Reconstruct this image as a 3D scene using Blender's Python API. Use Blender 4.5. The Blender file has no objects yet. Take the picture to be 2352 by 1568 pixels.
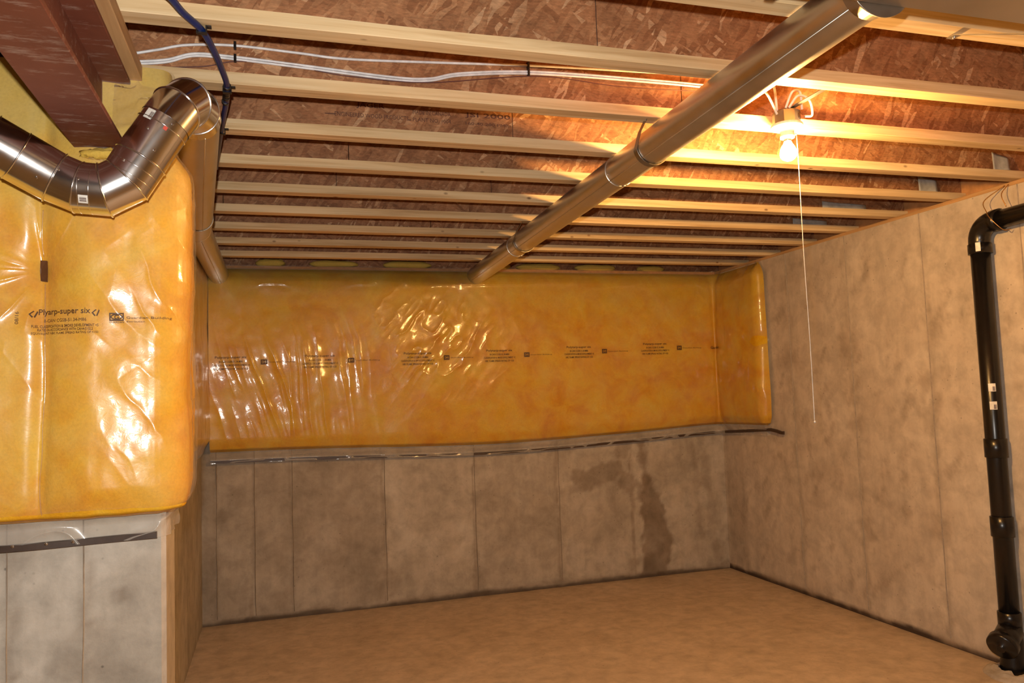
import bpy, bmesh, math, random
import numpy as np
from mathutils import Vector, Matrix

# ------------------------------------------------------------------ camera, world, light, exposure
SC = bpy.context.scene
COL = SC.collection
F_PX, YAW, PITCH, ROLL, HC = 1784.18, .29753, .07199, -.03628, 1.44126
YB, XR, ZC = 5.643, 3.512, 2.4224          # back wall, right wall, underside of the joists
XL, YN0, YN1, XN = -.481, 2.45, 2.65, -.305  # left return wall, near wall faces, near wall end
YI, SP, FW, FH, JD = 5.2834, .4064, .0625, .038, .302
VIEW_EXPOSURE = 0.0
FLASH_W, BULB_STRENGTH = 195.0, 2650.0
FLASH_POS = (-.035, .02, 1.575)

cam = bpy.data.cameras.new('camera'); cam_o = bpy.data.objects.new('camera', cam); COL.objects.link(cam_o)
cam.sensor_width = 36; cam.sensor_fit = 'HORIZONTAL'; cam.lens = F_PX*36/2352; cam.clip_start = .02
_cy, _sy, _cp, _sp, _cr, _sr = math.cos(YAW), math.sin(YAW), math.cos(PITCH), math.sin(PITCH), math.cos(ROLL), math.sin(ROLL)
_f = Vector((_sy*_cp, _cy*_cp, _sp)); _r = Vector((_cy, -_sy, 0)); _u = _r.cross(_f)
_r2, _u2 = _r*_cr+_u*_sr, -_r*_sr+_u*_cr
M = Matrix((_r2, _u2, -_f)).transposed().to_4x4(); M.translation = (0, 0, HC); cam_o.matrix_world = M
SC.camera = cam_o

w = bpy.data.worlds.new('world'); SC.world = w; w.use_nodes = True
w.node_tree.nodes['Background'].inputs[0].default_value = (.10, .075, .05, 1)
w.node_tree.nodes['Background'].inputs[1].default_value = .05

fl = bpy.data.lights.new('camera_flash', 'SPOT'); fl.energy = FLASH_W; fl.color = (1, .93, .84)
fl.shadow_soft_size = .018; fl.spot_size = math.radians(120); fl.spot_blend = .6
flo = bpy.data.objects.new('camera_flash', fl); COL.objects.link(flo); flo.location = FLASH_POS
flo.rotation_euler = _f.to_track_quat('-Z', 'Y').to_euler()

SC.view_settings.view_transform = 'Standard'; SC.view_settings.look = 'None'
SC.view_settings.exposure = VIEW_EXPOSURE; SC.view_settings.gamma = 1; SC.view_settings.use_curve_mapping = False
SC.display_settings.display_device = 'sRGB'

# ------------------------------------------------------------------ helpers
rng = np.random.default_rng(7); random.seed(7)

def mesh(name, V, Fc, smooth=False):
    me = bpy.data.meshes.new(name); me.from_pydata([tuple(map(float, v)) for v in V], [], [tuple(map(int, f)) for f in Fc]); me.validate(); me.update()
    if smooth:
        me.polygons.foreach_set('use_smooth', [True]*len(me.polygons))
    return me

def obj(name, me, mat=None, parent=None):
    o = bpy.data.objects.new(name, me); COL.objects.link(o)
    if mat is not None and me is not None:
        me.materials.clear(); me.materials.append(mat)
    if parent is not None: o.parent = parent
    return o

def thing(name, label, cat, loc=(0, 0, 0), group=None):
    o = bpy.data.objects.new(name, None); COL.objects.link(o); o.location = loc; o.empty_display_size = .05
    o['label'] = label; o['category'] = cat
    if group: o['group'] = group
    return o

def tag(o, label, cat, group=None):
    o['label'] = label; o['category'] = cat
    if group: o['group'] = group
    return o

def at(o, parent):          # keep world placement while parenting to an Empty that is only translated
    p, off = parent, Vector((0, 0, 0))
    while p is not None: off = off+p.location; p = p.parent
    o.parent = parent; o.location = o.location-off
    return o

def boxes(name, L, bevel=0):
    bm = bmesh.new()
    for (x0, x1, y0, y1, z0, z1) in L:
        v = [bm.verts.new(p) for p in ((x0,y0,z0),(x1,y0,z0),(x1,y1,z0),(x0,y1,z0),(x0,y0,z1),(x1,y0,z1),(x1,y1,z1),(x0,y1,z1))]
        for f in ((3,2,1,0),(4,5,6,7),(0,1,5,4),(1,2,6,5),(2,3,7,6),(3,0,4,7)): bm.faces.new([v[i] for i in f])
    if bevel: bmesh.ops.bevel(bm, geom=bm.edges[:], offset=bevel, segments=1, affect='EDGES', profile=.5)
    me = bpy.data.meshes.new(name); bm.to_mesh(me); bm.free(); return me

def frames(P, up=None):
    P = np.asarray(P, float); n = len(P); T = np.zeros_like(P)
    T[1:-1] = P[2:]-P[:-2]; T[0] = P[1]-P[0]; T[-1] = P[-1]-P[-2]
    d0 = np.diff(P, axis=0); d0 /= np.linalg.norm(d0, axis=1)[:, None]
    for i in range(1, n-1): T[i] = d0[i-1]+d0[i]
    T /= np.linalg.norm(T, axis=1)[:, None]
    a = np.array([0, 0, 1.]) if up is None else np.array(up, float)
    if abs(T[0]@a) > .95: a = np.array([0, 1., 0])
    N = np.zeros_like(P); N[0] = a-T[0]*(a@T[0]); N[0] /= np.linalg.norm(N[0])
    for i in range(1, n):
        v = N[i-1]-T[i]*(N[i-1]@T[i]); N[i] = v/np.linalg.norm(v)
    B = np.cross(T, N); return T, N, B, d0

def tube(name, P, R, seg=16, caps=True, mitre=True, smooth=True, inner=None):
    """tube along a polyline; mitred joints keep the bore constant"""
    P = np.asarray(P, float); n = len(P); T, N, B, d0 = frames(P)
    R = np.full(n, R) if np.isscalar(R) else np.asarray(R, float)
    a = np.linspace(0, 2*np.pi, seg, endpoint=False); V = []; Fc = []
    for i in range(n):
        ring = P[i]+R[i]*(np.cos(a)[:, None]*N[i]+np.sin(a)[:, None]*B[i])
        if mitre and 0 < i < n-1:
            ax = d0[i]-d0[i-1]; l = np.linalg.norm(ax)
            if l > 1e-6:
                ax /= l; c = T[i]@d0[i]; e = (ring-P[i])@ax
                ring = ring+np.outer(e*(1/max(c, .4)-1), ax)
        V.append(ring)
    V = np.concatenate(V)
    for i in range(n-1):
        for j in range(seg):
            k = (j+1) % seg; Fc.append((i*seg+j, i*seg+k, (i+1)*seg+k, (i+1)*seg+j))
    if caps: Fc.append(tuple(range(seg-1, -1, -1))); Fc.append(tuple((n-1)*seg+j for j in range(seg)))
    me = mesh(name, V, Fc)
    if smooth: me.polygons.foreach_set('use_smooth', [len(f.vertices) == 4 for f in me.polygons])
    return me

def lathe(name, prof, center=(0, 0, 0), axis=(0, 0, 1), seg=24, smooth=True):
    """prof: list of (radius, height along axis)"""
    ax = Vector(axis).normalized(); q = Vector((0, 0, 1)).rotation_difference(ax); c = Vector(center)
    V = []; Fc = []; n = len(prof)
    for r, h in prof:
        for j in range(seg):
            t = 2*math.pi*j/seg; V.append(tuple(c+q@Vector((r*math.cos(t), r*math.sin(t), h))))
    for i in range(n-1):
        for j in range(seg):
            k = (j+1) % seg; Fc.append((i*seg+j, i*seg+k, (i+1)*seg+k, (i+1)*seg+j))
    Fc.append(tuple(range(seg-1, -1, -1))); Fc.append(tuple((n-1)*seg+j for j in range(seg)))
    me = mesh(name, V, Fc)
    if smooth: me.polygons.foreach_set('use_smooth', [len(f.vertices) == 4 for f in me.polygons])
    return me

def spline(P, n=12):
    P = [np.array(p, float) for p in P]; Q = [2*P[0]-P[1]]+P+[2*P[-1]-P[-2]]; out = []
    for i in range(1, len(Q)-2):
        for t in np.linspace(0, 1, n, endpoint=False):
            a, b, c, d = Q[i-1:i+3]
            out.append(.5*(2*b+(c-a)*t+(2*a-5*b+4*c-d)*t*t+(3*b-a-3*c+d)*t**3))
    out.append(P[-1]); return np.array(out)

def _hash(ix, iy, s):
    h = (ix*374761393+iy*668265263+s*982451653) & 0xffffffff
    h = ((h ^ (h >> 13))*1274126177) & 0xffffffff
    return ((h ^ (h >> 16)) & 0xffff)/65535.
def vnoise(x, y, s=0):
    x = np.asarray(x, float); y = np.asarray(y, float)+0*x; x = x+0*y
    ix = np.floor(x).astype(np.int64); iy = np.floor(y).astype(np.int64); fx = x-ix; fy = y-iy
    fx = fx*fx*fx*(fx*(fx*6-15)+10); fy = fy*fy*fy*(fy*(fy*6-15)+10)
    a = _hash(ix, iy, s); b = _hash(ix+1, iy, s); c = _hash(ix, iy+1, s); d = _hash(ix+1, iy+1, s)
    return (a*(1-fx)+b*fx)*(1-fy)+(c*(1-fx)+d*fx)*fy*1.0
def fbm(x, y, s=0, o=4):
    t = 0; A = .5
    for i in range(o): t = t+A*vnoise(x*2**i, y*2**i, s+i*17); A *= .5
    return t/(1-.5**o)
def sst(a, b, x):
    t = np.clip((x-a)/(b-a), 0, 1); return t*t*(3-2*t)
def ridge(x, y, s=0, p=3):
    return (1-np.abs(2*vnoise(x, y, s)-1))**p

def grid(name, U, Vv, fn, smooth=True, attr=None):
    """fn(u,v) arrays -> xyz arrays"""
    u, v = np.meshgrid(U, Vv); X = np.stack(fn(u, v), -1).reshape(-1, 3); nu = len(U); nv = len(Vv)
    i = np.arange(nu*nv).reshape(nv, nu); Fc = np.stack([i[:-1, :-1], i[:-1, 1:], i[1:, 1:], i[1:, :-1]], -1).reshape(-1, 4)
    me = bpy.data.meshes.new(name); me.vertices.add(len(X)); me.vertices.foreach_set('co', X.ravel())
    me.loops.add(Fc.size); me.loops.foreach_set('vertex_index', Fc.ravel().astype(np.int32))
    me.polygons.add(len(Fc)); me.polygons.foreach_set('loop_start', np.arange(0, Fc.size, 4, dtype=np.int32))
    me.update(calc_edges=True)
    if smooth: me.polygons.foreach_set('use_smooth', np.ones(len(Fc), bool))
    if attr is not None:
        for k, fnc in attr.items():
            a = me.attributes.new(k, 'FLOAT', 'POINT'); a.data.foreach_set('value', np.asarray(fnc(u, v), float).ravel())
    me.validate(); return me

def text_flat(body, width=None, height=None, bold=0.0):
    cu = bpy.data.curves.new('lettering', 'FONT'); cu.body = body; cu.size = 1; cu.offset = bold; cu.resolution_u = 2; cu.align_x = 'LEFT'
    o = bpy.data.objects.new('lettering', cu); COL.objects.link(o); bpy.context.view_layer.update()
    dg = bpy.context.evaluated_depsgraph_get(); me = bpy.data.meshes.new_from_object(o.evaluated_get(dg))
    bpy.data.objects.remove(o); bpy.data.curves.remove(cu)
    V = np.array([v.co[:] for v in me.vertices]); Fc = [tuple(p.vertices) for p in me.polygons]; bpy.data.meshes.remove(me)
    V[:, 0] -= V[:, 0].min(); V[:, 1] -= V[:, 1].min()
    if width: V[:, 0] *= width/V[:, 0].max()
    if height: V[:, 1] *= height/V[:, 1].max()
    return V[:, :2], Fc

# ------------------------------------------------------------------ materials
def new_mat(name):
    m = bpy.data.materials.new(name); m.use_nodes = True; nt = m.node_tree
    b = nt.nodes['Principled BSDF']; return m, nt, b
def N(nt, t, **k):
    n = nt.nodes.new(t)
    for a, v in k.items(): setattr(n, a, v)
    return n
def coords(nt, scale=(1, 1, 1), rot=(0, 0, 0), loc=(0, 0, 0)):
    g = N(nt, 'ShaderNodeNewGeometry'); mp = N(nt, 'ShaderNodeMapping')
    nt.links.new(g.outputs['Position'], mp.inputs[0])
    mp.inputs['Scale'].default_value = scale; mp.inputs['Rotation'].default_value = rot; mp.inputs['Location'].default_value = loc
    return mp.outputs[0]
def ocoords(nt, scale=(1, 1, 1), rot=(0, 0, 0), loc=(0, 0, 0)):
    g = N(nt, 'ShaderNodeTexCoord'); mp = N(nt, 'ShaderNodeMapping')
    nt.links.new(g.outputs['Object'], mp.inputs[0])
    mp.inputs['Scale'].default_value = scale; mp.inputs['Rotation'].default_value = rot; mp.inputs['Location'].default_value = loc
    return mp.outputs[0]
def noise(nt, co, scale, detail=4, rough=.55, dist=0):
    n = N(nt, 'ShaderNodeTexNoise'); n.inputs['Scale'].default_value = scale; n.inputs['Detail'].default_value = detail
    n.inputs['Roughness'].default_value = rough; n.inputs['Distortion'].default_value = dist; nt.links.new(co, n.inputs['Vector']); return n.outputs['Fac']
def ramp(nt, fac, stops):
    r = N(nt, 'ShaderNodeValToRGB'); e = r.color_ramp.elements
    while len(e) < len(stops): e.new(.5)
    for i, (p, c) in enumerate(stops):
        e[i].position = p; e[i].color = (*c, 1) if len(c) == 3 else c
    nt.links.new(fac, r.inputs[0]); return r.outputs[0]
def mixc(nt, fac, a, b, mode='MIX'):
    n = N(nt, 'ShaderNodeMix'); n.data_type = 'RGBA'; n.blend_type = mode
    for s, v in ((n.inputs['Factor'], fac), (n.inputs['A'], a), (n.inputs['B'], b)):
        if isinstance(v, (int, float)): s.default_value = v
        elif isinstance(v, tuple): s.default_value = (*v, 1)
        else: nt.links.new(v, s)
    return n.outputs['Result']
def bump(nt, h, b, strength=.3, dist=.01):
    n = N(nt, 'ShaderNodeBump'); n.inputs['Strength'].default_value = strength; n.inputs['Distance'].default_value = dist
    nt.links.new(h, n.inputs['Height']); nt.links.new(n.outputs[0], b.inputs['Normal'])
G3 = lambda v: (v, v, v)

def mat_plain(name, col, rough=.5, metal=0, spec=.5, nscale=40, var=.15):
    m, nt, b = new_mat(name); f = noise(nt, coords(nt), nscale, 3)
    c = ramp(nt, f, [(.3, tuple(x*(1-var) for x in col)), (.7, tuple(min(1, x*(1+var)) for x in col))])
    nt.links.new(c, b.inputs['Base Color']); b.inputs['Roughness'].default_value = rough; b.inputs['Metallic'].default_value = metal
    b.inputs['Specular IOR Level'].default_value = spec; return m

def mat_concrete(name, c0, c1, c2, stain_shade=True):
    m, nt, b = new_mat(name); co = coords(nt)
    big = noise(nt, co, 3.0, 7, .62, .4); c = ramp(nt, big, [(.32, c0), (.5, c1), (.66, c2)])
    mid = noise(nt, co, 11, 6, .65, .3); c = mixc(nt, .5, c, ramp(nt, mid, [(.35, G3(.60)), (.6, G3(1.04))]), 'MULTIPLY')
    streak = noise(nt, coords(nt, (14, 14, 1.2)), 1.0, 4, .6); c = mixc(nt, .25, c, ramp(nt, streak, [(.35, G3(.72)), (.6, G3(1.05))]), 'MULTIPLY')
    v = N(nt, 'ShaderNodeTexVoronoi'); v.inputs['Scale'].default_value = 26; nt.links.new(co, v.inputs['Vector'])
    pit = ramp(nt, v.outputs['Distance'], [(.06, G3(.35)), (.13, G3(1.0))])
    pn = ramp(nt, noise(nt, co, 7, 2), [(.5, G3(0)), (.62, G3(1))]); 
    c = mixc(nt, pn, c, mixc(nt, .7, c, pit, 'MULTIPLY'))
    if stain_shade:
        a = N(nt, 'ShaderNodeAttribute'); a.attribute_name = 'stain_shade'; 
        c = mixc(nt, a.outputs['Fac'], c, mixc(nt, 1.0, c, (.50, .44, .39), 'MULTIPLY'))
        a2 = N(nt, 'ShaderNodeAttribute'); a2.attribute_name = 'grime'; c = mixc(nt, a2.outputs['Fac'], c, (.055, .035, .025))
    nt.links.new(c, b.inputs['Base Color']); b.inputs['Roughness'].default_value = .85; b.inputs['Specular IOR Level'].default_value = .25
    bump(nt, noise(nt, co, 60, 5, .65), b, .25, .006); return m

def mat_osb(name, tint=(1, 1, 1)):
    m, nt, b = new_mat(name); lay = []
    for i, (ang, sc, lo) in enumerate(((.75, (9, 9, 42), 0), (-.55, (10, 10, 55), 3.1), (1.15, (10, 10, 62), 7.7), (.95, (13, 13, 85), 5.3))):
        wn = N(nt, 'ShaderNodeTexNoise'); wn.inputs['Scale'].default_value = 24; wn.inputs['Detail'].default_value = 4; nt.links.new(coords(nt), wn.inputs['Vector'])
        wa = N(nt, 'ShaderNodeVectorMath', operation='MULTIPLY_ADD'); nt.links.new(wn.outputs['Color'], wa.inputs[0]); wa.inputs[1].default_value = (.014, .014, .014); nt.links.new(coords(nt, (1, 1, 1), (0, ang, 0), (lo, lo*.3, lo*.7)), wa.inputs[2]); mp1 = wa.outputs[0]; mp2 = N(nt, 'ShaderNodeMapping'); nt.links.new(mp1, mp2.inputs[0]); mp2.inputs['Scale'].default_value = sc
        v = N(nt, 'ShaderNodeTexVoronoi'); v.inputs['Scale'].default_value = 1; v.inputs['Randomness'].default_value = 1; nt.links.new(mp2.outputs[0], v.inputs['Vector'])
        s = N(nt, 'ShaderNodeSeparateColor'); nt.links.new(v.outputs['Color'], s.inputs[0]); lay.append((s.outputs[0], s.outputs[1], v.outputs['Distance']))
    st = [(.0, (.27, .125, .058)), (.25, (.33, .158, .075)), (.6, (.38, .195, .096)), (.9, (.43, .235, .12)), (1., (.60, .40, .24))]
    c = ramp(nt, lay[0][0], st)
    for k, th in ((1, .55), (2, .66), (3, .80)):
        mk = ramp(nt, lay[k][1], [(th, G3(0)), (th+.02, G3(1))]); c = mixc(nt, mk, c, ramp(nt, lay[k][0], st))
    fine = noise(nt, coords(nt, (60, 60, 160), (0, .4, 0)), 1, 4, .7); cl = noise(nt, coords(nt), 9, 5, .65); c = mixc(nt, .6, c, ramp(nt, cl, [(.32, G3(.6)), (.65, G3(1.15))]), 'MULTIPLY')
    c = mixc(nt, .6, c, ramp(nt, fine, [(.3, G3(.5)), (.62, G3(1.15))]), 'MULTIPLY'); f2 = noise(nt, coords(nt, (34, 34, 150), (0, -.8, 0)), 1, 3, .7); c = mixc(nt, .45, c, ramp(nt, f2, [(.3, G3(.6)), (.65, G3(1.2))]), 'MULTIPLY')
    c = mixc(nt, 1.0, c, tint, 'MULTIPLY')
    nt.links.new(c, b.inputs['Base Color']); b.inputs['Roughness'].default_value = .6; b.inputs['Specular IOR Level'].default_value = .35
    bump(nt, lay[1][0], b, .3, .004); return m

def mat_wood(name, c0, c1, c2, knots=True, axis='x'):
    m, nt, b = new_mat(name); oi = N(nt, 'ShaderNodeObjectInfo'); g = N(nt, 'ShaderNodeNewGeometry')
    ad = N(nt, 'ShaderNodeVectorMath', operation='ADD'); sc = N(nt, 'ShaderNodeVectorMath', operation='SCALE'); cv = N(nt, 'ShaderNodeCombineXYZ')
    for i in range(3): nt.links.new(oi.outputs['Random'], cv.inputs[i])
    nt.links.new(cv.outputs[0], sc.inputs[0]); sc.inputs['Scale'].default_value = 37.; nt.links.new(g.outputs['Position'], ad.inputs[0]); nt.links.new(sc.outputs[0], ad.inputs[1])
    mp = N(nt, 'ShaderNodeMapping'); nt.links.new(ad.outputs[0], mp.inputs[0]); mp.inputs['Scale'].default_value = (1.5, 40, 40) if axis == 'x' else (40, 1.5, 40)
    gr = noise(nt, mp.outputs[0], 1, 5, .6, .6); c = ramp(nt, gr, [(.3, c0), (.5, c1), (.7, c2)])
    mp3 = N(nt, 'ShaderNodeMapping'); nt.links.new(ad.outputs[0], mp3.inputs[0]); mp3.inputs['Scale'].default_value = (1.1, 9, 9) if axis == 'x' else (9, 1.1, 9)
    big = noise(nt, mp3.outputs[0], 1, 3, .5); c = mixc(nt, .6, c, ramp(nt, big, [(.35, G3(.7)), (.6, G3(1.08))]), 'MULTIPLY')
    if knots:
        mp2 = N(nt, 'ShaderNodeMapping'); nt.links.new(ad.outputs[0], mp2.inputs[0]); mp2.inputs['Scale'].default_value = (6, 11, 11) if axis == 'x' else (11, 6, 11)
        v = N(nt, 'ShaderNodeTexVoronoi'); v.inputs['Scale'].default_value = 1; nt.links.new(mp2.outputs[0], v.inputs['Vector'])
        k = ramp(nt, v.outputs['Distance'], [(.03, G3(1)), (.10, G3(0))]); c = mixc(nt, k, c, (.16, .06, .022))
    nt.links.new(c, b.inputs['Base Color']); b.inputs['Roughness'].default_value = .6; b.inputs['Specular IOR Level'].default_value = .3
    bump(nt, gr, b, .15, .002); return m

def mat_galv(name, col=(.70, .66, .60), rough=.26, var=.08):
    m, nt, b = new_mat(name); co = coords(nt)
    f = noise(nt, co, 9, 4, .55); c = ramp(nt, f, [(.3, tuple(x*(1-var) for x in col)), (.7, tuple(min(1, x*(1+var*.6)) for x in col))])
    nt.links.new(c, b.inputs['Base Color']); b.inputs['Metallic'].default_value = 1
    r = N(nt, 'ShaderNodeMapRange'); nt.links.new(f, r.inputs[0]); r.inputs[1].default_value = .3; r.inputs[2].default_value = .7; r.inputs[3].default_value = rough*.85; r.inputs[4].default_value = rough*1.2; nt.links.new(r.outputs[0], b.inputs['Roughness'])
    return m

def mat_fiberglass(name, pale=.75, tint=(1, 1, 1)):
    m, nt, b = new_mat(name); co = coords(nt)
    f = noise(nt, co, 5.5, 6, .62, .5); c = ramp(nt, f, [(.3, (.76, .33, .014)), (.48, (.85, .46, .03)), (.62, (.87, .54, .065)), (.78, (.89, .64, .14))])
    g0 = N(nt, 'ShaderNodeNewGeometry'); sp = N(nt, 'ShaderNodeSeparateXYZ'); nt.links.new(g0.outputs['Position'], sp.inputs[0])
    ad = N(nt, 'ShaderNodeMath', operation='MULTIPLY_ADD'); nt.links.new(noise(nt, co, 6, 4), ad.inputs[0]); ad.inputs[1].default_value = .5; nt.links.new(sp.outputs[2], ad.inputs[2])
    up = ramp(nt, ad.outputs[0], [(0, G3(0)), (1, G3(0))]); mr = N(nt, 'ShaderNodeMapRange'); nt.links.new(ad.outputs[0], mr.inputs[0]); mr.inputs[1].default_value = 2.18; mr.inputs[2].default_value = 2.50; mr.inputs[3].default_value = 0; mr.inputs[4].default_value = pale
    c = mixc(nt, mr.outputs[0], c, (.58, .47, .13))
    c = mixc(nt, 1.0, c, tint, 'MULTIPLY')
    g = noise(nt, co, 130, 5, .75); c = mixc(nt, .35, c, ramp(nt, g, [(.3, G3(.65)), (.6, G3(1.08))]), 'MULTIPLY')
    nt.links.new(c, b.inputs['Base Color']); b.inputs['Roughness'].default_value = .95; b.inputs['Specular IOR Level'].default_value = .1
    bump(nt, g, b, .5, .004); return m

def mat_poly(name, h0=.02, h1=.10):
    m, nt, b = new_mat(name); nt.nodes.remove(b); out = nt.nodes['Material Output']; co = coords(nt)
    tr = N(nt, 'ShaderNodeBsdfTransparent'); tr.inputs[0].default_value = (.985, .965, .93, 1)
    g1 = N(nt, 'ShaderNodeBsdfGlossy'); g1.inputs['Roughness'].default_value = .10; g1.inputs[0].default_value = (1, 1, 1, 1)
    g2 = N(nt, 'ShaderNodeBsdfGlossy'); g2.inputs['Roughness'].default_value = .34; g2.inputs[0].default_value = (1, 1, 1, 1)
    mg = N(nt, 'ShaderNodeMixShader'); mg.inputs[0].default_value = .55; nt.links.new(g1.outputs[0], mg.inputs[1]); nt.links.new(g2.outputs[0], mg.inputs[2])
    df = N(nt, 'ShaderNodeBsdfDiffuse'); df.inputs[0].default_value = (.8, .76, .7, 1)
    m1 = N(nt, 'ShaderNodeMixShader'); nt.links.new(tr.outputs[0], m1.inputs[1]); nt.links.new(df.outputs[0], m1.inputs[2])
    hz = N(nt, 'ShaderNodeMapRange'); nt.links.new(noise(nt, co, 6, 4, .6), hz.inputs[0]); hz.inputs[1].default_value = .35; hz.inputs[2].default_value = .75; hz.inputs[3].default_value = h0; hz.inputs[4].default_value = h1
    nt.links.new(hz.outputs[0], m1.inputs[0])
    fr = N(nt, 'ShaderNodeLayerWeight'); fr.inputs[0].default_value = .5      # same from both sides of the film
    pw = N(nt, 'ShaderNodeMath', operation='POWER'); nt.links.new(fr.outputs['Facing'], pw.inputs[0]); pw.inputs[1].default_value = 4.5
    ma = N(nt, 'ShaderNodeMath', operation='MULTIPLY_ADD'); nt.links.new(pw.outputs[0], ma.inputs[0]); ma.inputs[1].default_value = .85; ma.inputs[2].default_value = .05
    m2 = N(nt, 'ShaderNodeMixShader'); nt.links.new(ma.outputs[0], m2.inputs[0]); nt.links.new(m1.outputs[0], m2.inputs[1]); nt.links.new(mg.outputs[0], m2.inputs[2])
    bp = N(nt, 'ShaderNodeBump'); bp.inputs['Strength'].default_value = .05; bp.inputs['Distance'].default_value = .01
    nt.links.new(noise(nt, co, 38, 4, .6, 1.2), bp.inputs['Height'])
    for n in (g1, g2, fr): nt.links.new(bp.outputs[0], n.inputs['Normal'])
    nt.links.new(m2.outputs[0], out.inputs['Surface']); return m

def mat_beam(name):
    m, nt, b = new_mat(name); co = coords(nt)
    f = noise(nt, co, 4, 5, .6); c = ramp(nt, f, [(.3, (.13, .036, .02)), (.7, (.21, .066, .037))])
    d = noise(nt, coords(nt, (4, 16, 16)), 2.2, 6, .75); k = ramp(nt, d, [(.54, G3(0)), (.80, G3(.8))])
    c = mixc(nt, k, c, (.50, .40, .34))
    d2 = noise(nt, coords(nt, (3, 30, 30)), 2.5, 3, .6); k2 = ramp(nt, d2, [(.70, G3(0)), (.76, G3(.8))]); c = mixc(nt, k2, c, (.55, .45, .38))
    nt.links.new(c, b.inputs['Base Color']); b.inputs['Roughness'].default_value = .6; b.inputs['Specular IOR Level'].default_value = .3; return m

def mat_emit(name, col, s):
    m, nt, b = new_mat(name); nt.nodes.remove(b); e = N(nt, 'ShaderNodeEmission'); e.inputs[0].default_value = (*col, 1); e.inputs[1].default_value = s
    nt.links.new(e.outputs[0], nt.nodes['Material Output'].inputs['Surface']); return m

MT = dict(
    conc=mat_concrete('concrete_wall', (.40, .35, .285), (.49, .43, .355), (.57, .515, .44)),
    conc_p=mat_concrete('concrete_plain', (.42, .36, .295), (.52, .45, .375), (.60, .53, .45), False),
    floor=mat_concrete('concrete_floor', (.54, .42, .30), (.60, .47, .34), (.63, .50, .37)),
    conc_r_lit=mat_concrete('concrete_right_wall_lit', (.58, .49, .39), (.63, .54, .435), (.69, .60, .49)),  # same concrete as the other walls, extra light put into its colour
    osb=mat_osb('osb_strand_board', (1.02, .92, .84)), osbf=mat_osb('osb_subfloor', (.75, .65, .55)),
    flange=mat_wood('spruce_lumber', (.58, .38, .18), (.75, .55, .30), (.84, .66, .40)),
    plate=mat_wood('plate_lumber', (.42, .24, .10), (.55, .33, .15), (.62, .40, .20), True, 'y'),
    rim=mat_plain('rim_board', (.55, .27, .10), .7, nscale=25),
    galv=mat_galv('galvanized_steel', (.82, .83, .85), .17), duct=mat_galv('dull_duct_steel', (.66, .63, .56), .36), trunk=mat_galv('trunk_steel', (.52, .48, .42), .38),
    fiber=mat_fiberglass('yellow_fiberglass'), fiber_b=mat_fiberglass('amber_fiberglass', .3, (.84, .87, .55)), poly=mat_poly('clear_poly_film'), hem=mat_poly('gathered_poly_film', .16, .42), beam=mat_beam('red_oxide_steel'),
    batten=mat_plain('dark_batten', (.055, .032, .022), .45), ink=mat_plain('film_ink', (.10, .045, .012), .6),
    webink=mat_plain('stamp_ink', (.09, .03, .022), .7), white=mat_plain('white_plastic', (.72, .70, .68), .4),
    porcelain=mat_plain('porcelain', (.85, .82, .76), .25), cable=mat_plain('white_cable', (.70, .71, .74), .4),
    wire=mat_plain('thin_wire', (.10, .03, .03), .5), blue=mat_plain('blue_pex', (.006, .022, .12), .35), dark=mat_plain('dark_metal', (.05, .045, .045), .35, .8),
    strap=mat_galv('strap_steel', (.35, .34, .33), .3), abs=mat_plain('black_abs', (.008, .007, .007), .28), label=mat_plain('paper_label', (.78, .76, .70), .6),
    foam=mat_plain('grey_scrap', (.42, .42, .40), .8), seam=mat_plain('form_seam_concrete', (.34, .28, .22), .9), crack=mat_plain('dark_gap', (.06, .03, .02), .9),
    tack=mat_plain('brown_tack_strip', (.12, .045, .015), .6), red=mat_plain('red_marking', (.55, .06, .03), .6), cord=mat_plain('pull_cord', (.80, .76, .68), .6),
    bulb=mat_emit('lit_bulb', (1, .54, .17), BULB_STRENGTH), copper=mat_plain('ground_wire', (.65, .35, .12), .35, .8), knobm=mat_plain('knob', (.75, .72, .68), .3),
)

# ------------------------------------------------------------------ setting
def struct(name, me, m, parent=None):
    o = obj(name, me, m, parent)
    if parent is None: o['kind'] = 'structure'
    return o

X0, Y0 = -2.2, -1.6     # room continues behind the camera
def slab_wall(name, u0, u1, v0, v1, fn, step, stain_shade_fn, m, grime=0):
    U = np.linspace(u0, u1, int(round((u1-u0)/step))+1); V = np.linspace(v0, v1, int(round((v1-v0)/step))+1)
    return struct(name, grid(name, U, V, fn, True, {'stain_shade': stain_shade_fn, 'grime': lambda u, z: grime*sst(.040, .012, z+.045*(fbm(u*4, z*0, 52)-.5)+.02*(fbm(u*17, z*9, 53)-.5))}), m)

def seg_d(x, z, a, b):
    ax, az = a; bx, bz = b; dx, dz = bx-ax, bz-az; t = np.clip(((x-ax)*dx+(z-az)*dz)/(dx*dx+dz*dz), 0, 1)
    return np.hypot(x-ax-t*dx, z-az-t*dz)

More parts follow.
